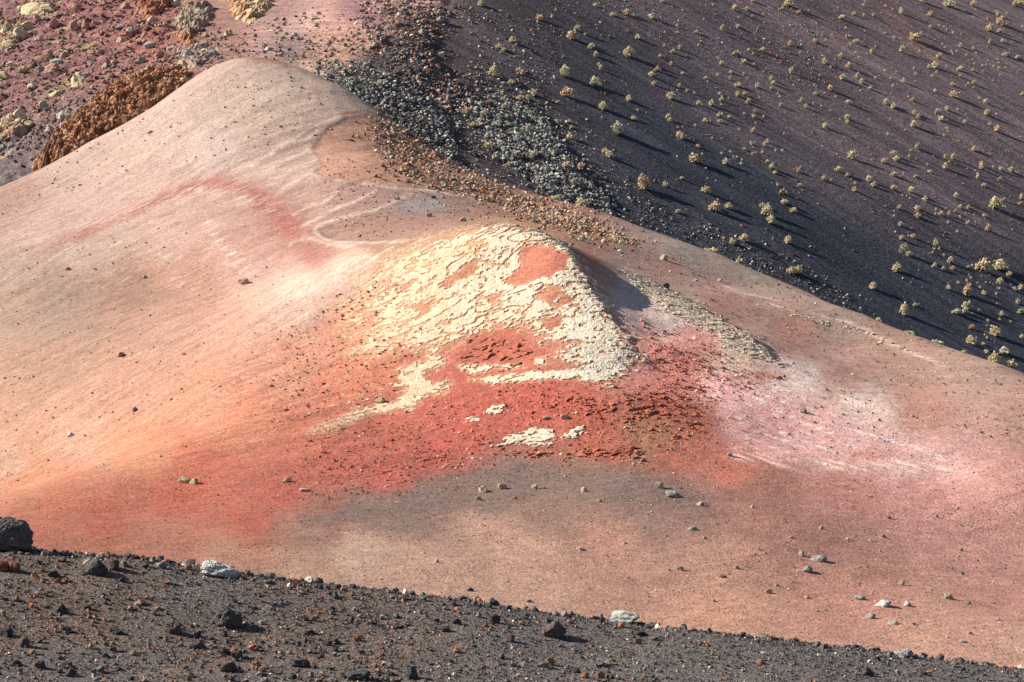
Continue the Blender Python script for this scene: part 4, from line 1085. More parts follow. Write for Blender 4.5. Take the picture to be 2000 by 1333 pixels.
# --- stones on the striped hill
MID = [(475, 551, 20, 13, 'tan', 'pale split rock with deep shadow alone on the pink bowl'), (517, 523, 11, 6, 'white', 'small flat pale stone uphill of the split rock'), (132, 525, 13, 8, 'red', 'reddish stone on the grey drift of the bowl'), (281, 542, 9, 7, 'tan', 'little tan stone on the grey brown drift'),
       (237, 694, 13, 10, 'plum', 'dark knobbly stone on the salmon slope below the grey drift'), (360, 692, 10, 5, 'red', 'thin flat reddish stone on the salmon slope'), (263, 801, 10, 9, 'plum', 'dark round stone low on the salmon slope'), (138, 849, 14, 9, 'white', 'white stone lowest on the salmon slope'),
       (360, 939, 26, 12, 'yellow', 'olive yellow slab lying on the red ground'), (378, 941, 18, 13, 'yellow', 'olive brown rock leaning against the olive slab'), (562, 938, 16, 9, 'white', 'cream rounded rock on the red ground'), (595, 958, 22, 7, 'tan', 'flat pinkish stone on the deep red ground'), (741, 782, 20, 11, 'tan', 'tan rock at the lower left tip of the cream crust'),
       (945, 957, 20, 14, 'tan', 'largest tan rock on the grey brown apron'), (980, 951, 18, 11, 'tan', 'tan grey rock next to the largest one on the grey brown apron'), (1045, 952, 14, 10, 'tan', 'pale round rock with a pebble trailing it on the apron'), (1062, 953, 7, 5, 'tan', 'pebble trailing the pale round rock'), (935, 974, 12, 8, 'tan', 'small orange tan rock below the largest tan rock'), (1005, 973, 11, 6, 'orange', 'small orange chip on the grey brown apron'),
       (1140, 957, 11, 9, 'tan', 'small ochre rock mid apron'), (1172, 979, 8, 6, 'grey', 'small grey pebble mid apron'), (1288, 949, 16, 13, 'tan', 'cream rounded rock above a long grey one'), (1315, 966, 32, 13, 'green', 'long grey green rock with dark shadow on the apron'), (1425, 888, 11, 9, 'green', 'olive stone on the orange red ground'), (1312, 878, 7, 6, 'white', 'tiny pale stone at the red scarp'), (1368, 985, 15, 9, 'tan', 'pair-like pale stone below the long grey rock'), (1353, 1033, 20, 10, 'green', 'grey white wedge of rock on brown floor'),
       (1134, 1073, 17, 7, 'white', 'white flat splinter of rock on brown floor'), (852, 1096, 10, 8, 'tan', 'lone small tan stone on open brown floor'), (1328, 1111, 14, 9, 'tan', 'pale knob of rock on brown floor'), (1440, 1109, 10, 7, 'tan', 'small pale pebble right of the pale knob'), (1565, 1082, 11, 11, 'tan', 'upright pointed ochre rock beside a long grey one'), (1600, 1092, 32, 12, 'green', 'long lumpy grey rock with ochre point beside it'), (1578, 1114, 20, 13, 'grey', 'angular silver grey rock below the long lumpy one'),
       (1604, 1031, 10, 7, 'tan', 'small dark-sided stone on reddish slope'), (1725, 1048, 8, 6, 'grey', 'small grey pebble on the rose slope'), (1735, 1011, 11, 6, 'orange', 'orange flat stone on the rose slope'), (1413, 1126, 14, 6, 'rust', 'dark red flat stone on brown floor'), (1760, 1139, 13, 9, 'green', 'grey stone with long shadow below the rose slope'), (1502, 1156, 15, 9, 'tan', 'rounded cream stone on lower brown floor'), (1680, 1168, 22, 9, 'green', 'low grey stone uphill of the big whitish rock'),
       (1725, 1180, 32, 14, 'white', 'largest whitish rough rock on the lower floor'), (1773, 1180, 14, 11, 'white', 'round pale rock next to the largest whitish one'), (1853, 1165, 19, 14, 'tan', 'rounded ochre boulder on the lower floor'), (1890, 1178, 12, 8, 'green', 'small grey stone trailing the ochre boulder'), (1700, 1204, 21, 12, 'green', 'dark olive rock below the largest whitish rock'), (1745, 1217, 20, 7, 'white', 'flat white rock near the gravel edge'), (1577, 1167, 11, 6, 'tan', 'flat pinkish tan stone on lower floor'), (1948, 1210, 10, 7, 'white', 'small white stone near the frame-side floor'),
       (1879, 1120, 11, 7, 'green', 'grey pebble pair on the rose brown slope'), (1880, 1253, 12, 6, 'white', 'white chip by the gravel edge'), (1568, 803, 15, 10, 'green', 'dark green grey stone on the pink streaked ground'), (1301, 559, 15, 10, 'plum', 'dark block perched on the pale shoulder ledge'), (1297, 504, 16, 12, 'tan', 'tan knob casting a long shadow on the brown ridge'), (1135, 467, 13, 8, 'white', 'white stone behind the crusted mound'), (1240, 893, 18, 8, 'red', 'reddish slab below the red scarp'), (1256, 899, 14, 8, 'red', 'broken end of the reddish slab'), (918, 1152, 14, 7, 'black', 'black stone at the gravel edge of the floor'), (1033, 1175, 12, 6, 'black', 'dark stone cluster at the floor edge'), (1068, 817, 16, 8, 'tan', 'small tan block on the red apron'), (1103, 815, 18, 9, 'tan', 'squarish tan block on the red apron'),
       (775, 388, 12, 8, 'tan', 'tan stone on the grey patch behind the mound'), (838, 420, 13, 9, 'tan', 'pale stone above the cream crust'), (905, 430, 14, 8, 'tan', 'tan stone pair right above the cream crust'), (293, 259, 10, 6, 'plum', 'dark stone on the pale dome'), (1405, 548, 10, 6, 'tan', 'small stone on brown ridge right side'), (1360, 548, 9, 6, 'white', 'tiny whitish stone on brown ridge')]
for (u, v, w, h, k, lb) in MID:
    place_rock(gM, u, v, w, h, k, lb)
for i in range(70):
    q = in_poly(1, [(745, 220), (860, 295), (1000, 370), (1180, 436), (1200, 455), (1060, 440), (900, 395), (760, 340)])[0]
    w = random.triangular(7, 12, 8)
    place_rock(gM, q[0], q[1], w, w * .75, random.choice(['tan', 'tan', 'red']), 'brown tan block among the scree on the ridge flank', 'larger blocks in the brown scree', name='scree_block')
for i in range(26):
    q = in_poly(1, [(1250, 1000), (2000, 960), (2000, 1270), (1500, 1225), (1000, 1165)])[0]
    w = random.triangular(5, 10, 6)
    place_rock(gM, q[0], q[1], w, w * .65, random.choice(['tan', 'white', 'green']), 'pebble-sized pale stone on the bare brown floor', 'pale pebbles on the brown floor', name='pebble')

# --- red boulder slope
FR = [(70, 16, 52, 20, 'yellow', 'broad yellow crusted outcrop block near the slope top'), (92, 17, 26, 18, 'yellow', 'yellow block attached to the broad crusted one'), (12, 58, 22, 26, 'yellow', 'tall yellow grey block above a jumble of blocks'), (38, 64, 24, 22, 'tan', 'tan smooth block beside a yellow one'), (54, 52, 24, 18, 'yellow', 'yellow green lichened block leaning on a tan one'), (14, 88, 30, 18, 'yellow', 'low yellowish rubble block under the jumble'),
      (145, 14, 24, 16, 'red', 'plum red block with black shadow near the slope top'), (145, 50, 18, 16, 'red', 'dark plum block with deep shadow'), (105, 46, 20, 14, 'red', 'flat plum slab edge on'), (166, 50, 14, 16, 'red', 'pinkish upright block beside the dark plum one'), (75, 75, 14, 9, 'tan', 'pale pink slab on the red slope'), (95, 105, 18, 12, 'red', 'brown block with black shadowed end'), (122, 108, 18, 12, 'red', 'plum wedge next to a brown block'), (102, 134, 26, 18, 'red', 'reddish tan boulder with pale top stone'), (110, 120, 20, 10, 'grey', 'pale grey stone resting above the reddish boulder'),
      (157, 156, 32, 25, 'yellow', 'smooth pale yellow boulder like a tilted wedge'), (110, 183, 26, 10, 'yellow', 'flat olive slab alone on bare ground'), (62, 168, 16, 9, 'tan', 'flat pinkish slab above the brown angular boulder'), (35, 222, 28, 20, 'tan', 'brown angular boulder with a black shaded side'), (86, 206, 16, 18, 'grey', 'rough olive grey boulder standing in rubble'), (124, 226, 26, 18, 'grey', 'smooth grey boulder at the end of the orange clinker'), (68, 204, 8, 8, 'rust', 'small dark rust stone beside rough olive grey boulder'), (12, 240, 24, 16, 'yellow', 'bright yellow green lichened block'), (38, 240, 18, 16, 'yellow', 'olive block under the bright lichened one'), (55, 242, 16, 10, 'yellow', 'olive flat block beside another olive block'), (97, 255, 18, 12, 'grey', 'pale broken block near the clinker'),
      (368, 108, 20, 17, 'grey', 'silver grey boulder above the dome edge'), (350, 126, 22, 16, 'yellow', 'cream yellow boulder below the silver grey one'), (362, 158, 20, 13, 'yellow', 'olive rounded boulder at the upper end of the clinker'), (275, 118, 18, 12, 'grey', 'pale grey boulder in a line of stones'), (292, 88, 18, 12, 'grey', 'grey block with black hollow'), (335, 95, 18, 10, 'grey', 'grey spiky block under the outcrop'), (255, 58, 14, 10, 'tan', 'orange tan chip pile'), (233, 78, 14, 10, 'tan', 'tan chip on red ground'), (398, 85, 16, 12, 'grey', 'grey green boulder below the knobbed outcrop'), (415, 104, 16, 12, 'grey', 'whitish grey boulder near the saddle'), (445, 65, 14, 14, 'yellow', 'pale round boulder below the yellow outcrop'),
      (4, 148, 22, 14, 'yellow', 'pale olive block at the slope edge'), (20, 125, 14, 9, 'tan', 'tan slab on purple ground'), (204, 128, 12, 9, 'tan', 'pinkish stone above the stone scatter'), (176, 122, 10, 8, 'grey', 'small grey stone above the flat olive slab'), (612, 35, 18, 8, 'tan', 'cream chip on the pink slope'), (522, 95, 11, 7, 'white', 'white stone at the foot of the pink slope'), (575, 68, 12, 7, 'tan', 'cream stone mid pink slope'), (622, 26, 10, 6, 'tan', 'tan chip high on the pink slope'), (582, 76, 9, 6, 'grey', 'grey chip on the pink slope'), (548, 60, 9, 5, 'tan', 'flat cream chip on the pink slope')]
for (u, v, w, h, k, lb) in FR:
    place_rock(gB, u, v, w * 1.1, h * 1.25, k, lb, name='boulder', cat='boulder', sink=.34)
for i in range(90):
    q = in_soft(1, [(-60, 0), (330, -10), (430, 90), (350, 140), (250, 160), (100, 260), (-60, 350)], 10)[0]
    w = random.triangular(7, 24, 9)
    k = random.choice(['red', 'red', 'yellow', 'tan', 'grey'])
    cw = {'red': 'plum red', 'yellow': 'olive yellow', 'tan': 'tan', 'grey': 'grey'}[k]
    place_rock(gB, q[0], q[1], w, w * random.uniform(.5, .8), k, 'loose %s stone among the rubble of the red slope' % cw, 'loose %s stones on the red slope' % cw, name='loose_stone')
for P, kinds, n, wd in ((RUB[0], ['green', 'green', 'black'], 45, 'dark green grey block in the rubble behind the dome'), (RUB[1], ['green', 'grey', 'green', 'black'], 70, 'grey green block in the long rubble tongue'), (RUB[2], ['plum', 'grey', 'red'], 50, 'plum grey block in the rubble of the high crest')):
    for i in range(n):
        q = in_soft(1, P, 8)[0]
        w = random.triangular(7, 14, 8)
        place_rock(gB, q[0], q[1], w, w * .8, random.choice(kinds), wd, wd.replace('block', 'blocks'), name='rubble_block')

# ------------------------------------------------------------------ craggy outcrops on the red slope
def outcrop(name, label, poly, height, nscale, namp, colf, step=0.14, soft=14, seed=300, terr=0.0):
    q = np.array(poly, float)
    x, y, z = gB.hit(q[:, 0], q[:, 1])
    pad = 1.0
    xs = np.arange(x.min() - pad, x.max() + pad, step); ys = np.arange(y.min() - pad, y.max() + 2 * pad, step)
    X, Y = np.meshgrid(xs, ys); Z = gB.at(X, Y)
    P2 = np.stack([x, y], 1) * 40.0
    sd = poly_sd(X * 40, Y * 40, P2) / 40.0 + 0.5 * fbm(X / 1.2, Y / 1.2, seed, 3)
    w = sstep(-0.1, soft / 20.0, sd)
    wx = X + 0.3 * nscale * fbm(X / nscale, Y / nscale, seed + 3, 3); wy = Y * 1.4 + 0.3 * nscale * fbm(X / nscale, Y / nscale, seed + 4, 3)
    r1, p1, q1, c1 = worley(wx / nscale, wy / nscale, seed + 5)
    r2, p2, q2, c2 = worley(wx / (nscale * .38), wy / (nscale * .38), seed + 6)
    h = height * (0.15 + 0.95 * r1 + 0.5 * (p1 * (r1 - .3) - 0.6 * q1)) - height * 0.5 * np.exp(-c1 / 0.07) + namp * (0.45 * r2 + 0.3 * p2 - 0.3 * np.exp(-c2 / 0.10)) + 0.05 * fbm(X / .3, Y / .3, seed + 8, 2)
    Zt = Z + w * h - 0.15 * (1 - w)
    dx = w * namp * 0.25 * fbm(X / nscale * 1.7, Zt / nscale * 1.7 + Y, seed + 11, 3)
    dy = w * namp * 0.25 * fbm(Y / nscale * 1.7, Zt / nscale * 1.7 + X, seed + 13, 3)
    V = np.stack([(X + dx).ravel(), (Y + dy).ravel(), Zt.ravel()], 1)
    F = grid_faces(len(xs), len(ys))
    keep = (w.ravel()[F] > 0.02).any(1)
    F = F[keep]; vid, inv = np.unique(F.ravel(), return_inverse=True)
    u, v = proj(V[:, 0], V[:, 1], V[:, 2])
    C = colf(u, v, X.ravel(), Y.ravel(), Zt.ravel())[vid]
    me = mesh_np(name, V[vid], inv.reshape(-1, 4), False, C)
    o = link(name, me, M_OUT)
    tag(o, label, 'outcrop')
    return o, (X, Y, Zt, w)

def c_clink(u, v, x, y, z):
    n = fbm(x / 0.8, y / 0.8, 331, 3); a = sstep(-.2, .4, n + .4 * sstep(250, 170, v) )[..., None]
    return np.array([0.17, 0.085, 0.06]) * (1 - a) + a * np.array([0.36, 0.19, 0.115])
def c_yel(u, v, x, y, z):
    n = fbm(x / 0.9, y / 0.9, 333, 3); a = sstep(-.3, .3, n + (u - 475) / 60.0)[..., None]
    return np.array([0.42, 0.22, 0.12]) * (1 - a) + a * np.array([0.50, 0.38, 0.24])
def c_knob(u, v, x, y, z):
    n = fbm(x / 0.9, y / 0.9, 335, 3); a = sstep(-.2, .3, (62 - v) / 25.0 + n)[..., None]
    return np.array([0.34, 0.15, 0.075]) * (1 - a) + a * np.array([0.34, 0.27, 0.21])
def c_ledge(u, v, x, y, z):
    n = fbm(x / 0.9, y / 0.9, 337, 3); a = sstep(-.2, .4, n)[..., None]
    return np.array([0.28, 0.115, 0.08]) * (1 - a) + a * np.array([0.48, 0.26, 0.15])
def c_yel2(u, v, x, y, z):
    n = fbm(x / 0.9, y / 0.9, 339, 3); a = sstep(-.25, .2, n)[..., None]
    return np.array([0.34, 0.22, 0.15]) * (1 - a) + a * np.array([0.42, 0.31, 0.21])
def c_pale(u, v, x, y, z):
    n = fbm(x / 0.9, y / 0.9, 341, 3); a = sstep(-.25, .2, n)[..., None]
    return np.array([0.30, 0.21, 0.18]) * (1 - a) + a * np.array([0.40, 0.32, 0.26])
ck, (X, Y, Zt, w) = outcrop('clinker_wall', 'long wall of orange brown clinker running along the dome edge', [(52, 352), (62, 318), (105, 268), (160, 214), (232, 172), (300, 144), (372, 136), (380, 160), (330, 205), (220, 270), (120, 330)], 0.5, 0.9, 0.5, c_clink, 0.10, 18, 301)
m = np.argwhere(w > 0.4); k = m[rng.integers(0, len(m), 1700)]
S = sizes(1700, 0.08, 0.40, 4.0)
P = np.stack([X[k[:, 0], k[:, 1]], Y[k[:, 0], k[:, 1]], Zt[k[:, 0], k[:, 1]] + S * .2], 1)
stones('clinker_lumps', P, S, pick_colours(1700, [(20, (0.36, 0.17, 0.09)), (14, (0.24, 0.12, 0.075)), (8, (0.48, 0.29, 0.18)), (5, (0.36, 0.27, 0.21))]), True, .95, .3, ck)
outcrop('yellow_crag', 'ochre yellow broken crag above the saddle at the slope top', [(440, -30), (545, -30), (545, 10), (505, 50), (470, 48), (440, 20)], 0.5, 1.3, 0.35, c_yel, 0.13, 22, 311, 0.2)
outcrop('knobbed_crag', 'knobbed grey brown crag with orange base on the red slope', [(335, 40), (360, 15), (420, 12), (425, 40), (395, 60), (378, 90), (345, 85)], 0.5, 1.0, 0.4, c_knob, 0.13, 16, 315, 0.25)
outcrop('red_ledge', 'rust red broken ledge with dark hollows at the slope top', [(262, -30), (345, -30), (345, 8), (320, 25), (285, 38), (268, 20)], 0.8, 1.5, 0.5, c_ledge, 0.13, 12, 319, 0.35)

outcrop('tan_crag', 'low tan crag half buried in the red slope beside a jumble of blocks', [(-40, 40), (20, 35), (62, 42), (50, 78), (20, 100), (-40, 105)], 0.32, 1.2, 0.35, c_yel2, 0.13, 16, 323, 0.2)
outcrop('low_crag', 'broken tan crag at the lower corner of the red slope', [(-40, 225), (25, 222), (70, 235), (60, 262), (20, 275), (-40, 290)], 0.3, 1.2, 0.35, c_yel2, 0.13, 14, 327, 0.18)
outcrop('crumbling_crag', 'tan grey crumbling crag just above the dome edge', [(338, 100), (372, 92), (420, 88), (425, 112), (390, 132), (345, 138)], 0.25, 1.1, 0.3, c_pale, 0.13, 14, 329, 0.18)
outcrop('slabby_crag', 'tan slabby crag high on the red slope', [(55, 2), (85, -6), (115, 4), (112, 22), (80, 34), (55, 26)], 0.3, 1.2, 0.3, c_yel2, 0.13, 14, 333, 0.2)

# ------------------------------------------------------------------ shrubs
def shrub_mat(name, a, b):
    m, nt, p = nodes(name)
    lk = nt.links.new
    oi = N(nt, 'ShaderNodeObjectInfo')
    at = N(nt, 'ShaderNodeAttribute', attribute_name='ground_colour')
    r = ramp(nt, oi.outputs['Random'], [(0.0, a), (1.0, b)])
    c = mixc(nt, 'MULTIPLY', 1.0, r.outputs[0], at.outputs['Color'])
    lk(c, p.inputs['Base Color'])
    return m
SH_M = {'olive': shrub_mat('olive_shrub', (0.68, 0.60, 0.41), (0.74, 0.66, 0.48)), 'tan': shrub_mat('tan_shrub', (0.70, 0.53, 0.37), (0.74, 0.61, 0.44)), 'grey': shrub_mat('grey_green_shrub', (0.60, 0.575, 0.44), (0.68, 0.64, 0.50)), 'green': shrub_mat('yellow_green_shrub', (0.62, 0.62, 0.32), (0.70, 0.68, 0.38))}
M_TWIG = rock_mat('dry_twigs', (0.12, 0.09, 0.06), (0.22, 0.17, 0.11), 6.0, .5, .01)

def shrub_mesh(seed, n_tips=74, low=False):
    """dome of bundled twigs, each ending in a tuft of small leaves; width 1, base at z = 0"""
    r = np.random.default_rng(seed)
    V, F, C, Mi = [], [], [], []
    lobes = [(r.uniform(-.22, .22), r.uniform(-.22, .22), r.uniform(.6, 1.05)) for _ in range(r.integers(3, 6))]
    hgt = 0.5 if low else 1.05
    for t in range(n_tips):
        lx, ly, ls = lobes[r.integers(0, len(lobes))]
        ph = r.uniform(0, 2 * math.pi); ct = r.uniform(0.0, 1) ** 0.8; stt = math.sqrt(max(0, 1 - ct * ct))
        rad = 0.34 * ls * r.uniform(.7, 1.12)
        tip = np.array([lx + rad * stt * math.cos(ph), ly + rad * stt * math.sin(ph), hgt * (0.12 + 0.62 * ct * ls * r.uniform(.75, 1.1))])
        base = np.array([lx * .3, ly * .3, -0.03])
        # twig: a thin three-sided blade
        d = tip - base; s = np.cross(d, r.normal(size=3)); s /= np.linalg.norm(s) + 1e-9
        i = len(V)
        V += [base + s * .012, base - s * .012, tip]; F.append((i, i + 1, i + 2)); C += [(.6, .6, .6)] * 3; Mi.append(1)
        for l in range(8 if not low else 7):
            c = tip + r.normal(size=3) * 0.052
            a = r.normal(size=3); a /= np.linalg.norm(a)
            b = np.cross(a, r.normal(size=3)); b /= np.linalg.norm(b) + 1e-9
            la, lbw = r.uniform(.05, .095), r.uniform(.03, .055)
            i = len(V); k = r.uniform(.78, 1.2)
            V += [c - a * la, c + b * lbw, c + a * la, c - b * lbw]
            F.append((i, i + 1, i + 2)); F.append((i, i + 2, i + 3)); Mi += [0, 0]
            C += [(k, k, k * r.uniform(.85, 1.1))] * 4
    V = np.array(V); V[:, 2] = np.maximum(V[:, 2], -0.05)
    return V, np.array(F), np.array(C), np.array(Mi)
SHV = [shrub_mesh(400 + i) for i in range(7)] + [shrub_mesh(420 + i, 60, True) for i in range(3)]
SH_CACHE = {}
def shrub_data(i, kind):
    if (i, kind) not in SH_CACHE:
        V, F, C, Mi = SHV[i]
        me = mesh_np('shrub', V, F, False, C)
        me.materials.append(SH_M[kind]); me.materials.append(M_TWIG)
        me.polygons.foreach_set('material_index', Mi.astype(np.int32))
        SH_CACHE[(i, kind)] = me
    return SH_CACHE[(i, kind)]

def shrub_parts(i, kind):
    if ('p', i, kind) not in SH_CACHE:
        V, F, C, Mi = SHV[i]; out = []
        for m, mat in ((0, SH_M[kind]), (1, M_TWIG)):
            f = F[Mi == m]; vid, inv = np.unique(f.ravel(), return_inverse=True)
            me = mesh_np('foliage' if m == 0 else 'twigs', V[vid], inv.reshape(-1, 3), False, C[vid]); me.materials.append(mat); out.append(me)
        SH_CACHE[('p', i, kind)] = tuple(out)
    return SH_CACHE[('p', i, kind)]
Z5 = 4.993
T_A = [(465,15,40),(112,128,60),(190,145,30),(372,165,75),(455,170,22),(605,250,35),(490,318,28),(617,320,34),(240,370,58),(480,450,34),(632,468,40),(577,505,52),(815,440,32),(137,520,100),(445,550,42),(552,625,38),(795,316,42),(962,45,30),(1172,82,62),(1295,92,58),(1212,170,28),(1343,158,28),(1355,10,40),(1632,86,36),(1715,45,85),(1800,120,36),(1045,280,52),(1203,260,48),(1715,425,52),(1808,515,34),(1960,407,46),(1187,525,55),(1305,492,36),(1350,528,32),(1440,490,50),(1265,600,48),(1362,627,26),(1010,573,30),(1048,625,45),(1145,705,42),(1260,720,30),(1000,730,32),(1123,767,36),(425,680,48),(367,733,50),(660,718,42),(395,818,45),(628,840,42),(700,885,34),(785,910,36),(893,765,40),(905,795,22),(1200,832,54),(1390,840,50),(1530,768,40),(1550,813,38),(1535,865,38),(1590,915,28),(1715,697,48),(1745,832,26),(1210,923,45),(1268,917,50),(1410,950,22),(1318,998,52),(1025,915,36),(1045,940,26),(1040,975,40),(1060,985,26),(1108,962,24),(943,1010,56),(1042,1020,30),(820,1008,44),(855,1020,20),(563,945,78),(145,967,54),(1628,1027,38),(1835,985,44),(1865,1042,38),(1940,1005,28),(1970,917,48),(1890,622,24),(1920,675,22),(1940,830,26),(1970,845,24),(1375,1085,38),(1268,1107,34),(1358,1138,42),(1455,1137,32),(1377,1202,24),(1032,1132,46),(1118,1143,42),(1025,1185,38),(887,1175,42),(935,1178,22),(515,1145,44),(540,1172,36),(187,1155,48),(225,1075,28),(788,1225,34),(617,1243,24),(1215,1262,28),(1350,1277,46),(1650,1302,26)]
T_C = [(30,285,80),(640,325,60),(675,348,58),(822,428,40),(895,315,16),(927,316,18),(950,348,26),(855,505,30),(782,555,90),(1082,585,64),(1045,500,34),(1132,480,36),(1157,528,24),(1190,533,28),(1238,562,28),(1232,598,36),(1275,458,40),(1325,395,36),(1365,388,22),(1350,440,22),(1340,503,34),(1372,490,24),(1437,485,36),(1500,380,42),(1460,413,38),(1567,470,30),(1638,470,34),(1495,575,38),(1535,630,54),(1572,688,40),(1787,668,50),(1812,632,26),(655,742,42),(908,738,22),(308,805,120),(507,810,52),(385,760,20),(900,860,84),(1010,948,28),(967,1030,85),(1125,1022,62),(1010,1030,50),(1120,1100,28),(620,1065,48),(1598,807,38),(1808,810,40),(1640,873,46),(1680,875,28),(1655,975,66),(1780,938,30),(1437,1008,52),(1485,1010,40),(1485,1072,90),(1515,1155,88),(1747,1057,58),(1985,990,24)]
T_B = [(430,50,36),(440,15,26),(645,60,36),(712,95,26),(803,115,56),(150,112,20),(218,175,52),(335,140,50),(430,147,36),(522,147,36),(603,127,20),(255,272,30),(122,342,26),(58,390,30),(292,350,30),(300,432,32),(360,412,46),(547,457,24),(358,510,30),(460,525,24),(520,510,50),(207,547,42),(58,605,58),(108,657,30),(285,647,54),(235,762,52),(367,747,50),(418,798,40),(115,865,62),(47,907,24),(155,942,28),(545,760,36),(500,862,38),(640,690,36),(753,700,22),(693,765,30),(712,838,36),(825,795,42),(918,668,34),(933,720,36),(730,370,36),(937,375,82),(997,333,40),(808,487,58),(978,500,32),(1128,392,22),(1170,557,48),(1135,643,52),(1080,657,40),(1140,702,30),(1100,740,30),(1370,677,62),(1243,642,20),(1367,742,32),(1015,10,50),(1260,45,75),(1320,35,34),(1095,142,52),(1097,265,40),(1167,250,26),(1215,263,22),(1240,288,24),(1300,322,32),(1500,48,62),(1520,95,24),(1770,215,72),(1755,147,48),(1725,107,22),(1825,133,26),(1637,182,22),(1663,282,68),(1760,305,40),(1672,412,38),(1797,405,40),(1910,38,54),(1955,25,60),(1983,262,32),(1830,537,62),(1935,560,44),(1383,445,38),(1497,473,36),(1530,520,28),(1430,537,30),(1225,462,26),(1200,432,22),(1285,505,28),(1297,530,28),(1335,500,24),(1495,580,24),(1507,622,30),(1460,590,20),(1590,640,30),(1625,633,20),(1505,690,38),(1597,695,22),(1735,580,28),(1747,612,30),(1702,645,32),(1745,665,34),(1815,658,22),(1760,735,24),(1317,830,48),(1500,810,42),(1457,815,34),(1425,832,22),(1317,930,72),(1137,890,38),(1980,920,46),(1560,962,36),(1622,995,54),(280,1000,46),(20,1035,26),(108,1078,24),(652,998,48),(720,1040,52),(870,945,30),(908,978,42),(928,1020,16),(280,1150,54),(275,1197,38),(70,1237,54),(198,1162,22),(948,1107,58),(962,1142,46),(1155,1100,56),(1190,1160,56),(1250,1063,40),(1352,1067,32),(1427,1117,22),(1287,1170,16),(1415,1195,40),(1648,1110,70),(937,1225,58),(1252,1250,32),(1735,1262,60),(1658,1213,36),(668,1312,36),(1220,1317,30)]
T_D = [(1360,375,18),(950,437,52),(892,468,30),(872,527,34),(1525,465,54),(318,525,82),(635,575,58),(712,505,62),(752,555,58),(1235,540,42),(1303,537,50),(1262,580,32),(1240,635,58),(1585,605,40),(1590,640,48),(1697,632,30),(1780,657,42),(1865,665,50),(1937,685,30),(1547,695,34),(1545,730,38),(1758,755,42),(1612,810,42),(183,660,68),(275,710,48),(45,742,52),(117,755,28),(345,788,34),(347,852,44),(492,755,62),(520,808,52),(725,705,58),(797,720,18),(945,727,42),(978,740,20),(1083,677,42),(1055,607,28),(1335,708,18),(730,843,62),(888,862,54),(807,905,28),(850,912,26),(880,937,28),(1048,955,48),(1325,920,52),(782,1028,44),(727,1062,22),(723,1107,32),(960,1030,48),(963,1110,58),(960,1060,40),(1133,1045,32),(1130,1087,32),(1185,1090,40),(1230,1040,30),(1275,1092,44),(1322,1065,38),(1370,1025,48),(1452,1025,42),(1375,1113,34),(1430,1080,22),(1512,1098,18),(1422,1140,18),(1455,1177,42),(1525,1167,22),(1615,1107,46),(1252,1172,32),(797,1192,50),(1347,1262,36),(1660,1237,62),(1885,1245,26),(1740,1010,105),(1805,952,42),(1900,1085,46),(1965,990,48),(1980,930,40),(920,1310,54),(795,1325,50)]
T_E = [(797,187,62),(920,165,52),(1147,235,58),(1123,280,34),(1165,277,32),(1102,315,26),(1215,342,32),(825,290,82),(868,335,46),(768,480,80),(537,657,84),(947,832,48),(813,890,92),(1275,402,54),(1125,450,50),(1218,477,42),(1303,470,46),(1455,457,40),(1585,455,105),(1785,460,125),(1850,530,50),(1765,607,54),(1480,562,34),(1455,540,22),(1583,548,20),(1440,590,34),(1357,610,36),(1475,628,36),(1540,612,20),(1620,607,22),(1665,610,18),(1565,655,34),(1270,665,44),(1445,705,98),(1607,713,40),(1722,720,32),(1960,660,60),(1903,673,42),(1738,665,22),(1733,815,22),(1945,803,48),(1430,840,70),(1423,887,54),(1330,897,68),(1547,885,40),(1490,912,24),(1787,920,50),(1968,892,64),(1762,968,32),(1867,988,28),(1645,983,36),(1637,1030,24),(1490,1047,46),(1712,1098,90),(1632,1150,36),(1612,1118,28),(1680,1165,18),(1708,1183,18),(1985,1140,50),(1483,1182,90),(1607,1210,42),(1630,1285,42),(1820,1287,76)]
T_F = [(562,325,34),(662,370,62),(757,332,84),(1180,353,72),(1225,650,70),(1290,645,84)]
T_G = [(300,38,68),(1418,52,42),(875,178,60),(997,162,38),(1025,97,26),(1228,282,62),(1175,355,72),(1310,335,30),(1372,462,62),(1430,540,50),(1440,635,40),(1470,668,46),(615,400,72),(640,437,26),(465,457,50),(517,488,40),(410,710,92),(668,682,52),(708,713,48),(588,807,58),(665,838,32),(1098,718,96),(1418,815,96),(1127,922,86),(1742,967,50),(1487,1045,76),(1785,1155,50),(1820,1075,26),(1610,1280,105),(812,915,66),(770,960,50),(690,970,60),(930,1050,30),(1160,1187,42),(1045,1185,40),(1175,1240,40),(1578,145,44)]
T_H = [(1175,340,70),(1505,480,50),(1545,515,58),(220,220,70),(525,48,50),(330,110,50),(165,95,60),(375,425,70),(800,510,55),(1125,620,80),(1270,635,70),(1185,785,60),(745,260,50),(560,220,40),(1000,490,50),(430,545,50),(575,605,40)]
ALL = []
for (u0, v0, T) in ((1200, 0, T_A), (1200, 200, T_C), (1600, 0, T_B), (1600, 200, T_D), (1600, 430, T_E), (1300, 400, T_F), (880, 0, T_G), (880, 200, T_H)):
    for (a, b, w) in T:
        p = (u0 + a / Z5, v0 + b / Z5, w / Z5)
        if all((p[0] - q[0]) ** 2 + (p[1] - q[1]) ** 2 > 9 for q in ALL): ALL.append(p)
ALL.sort(key=lambda p: -p[2])
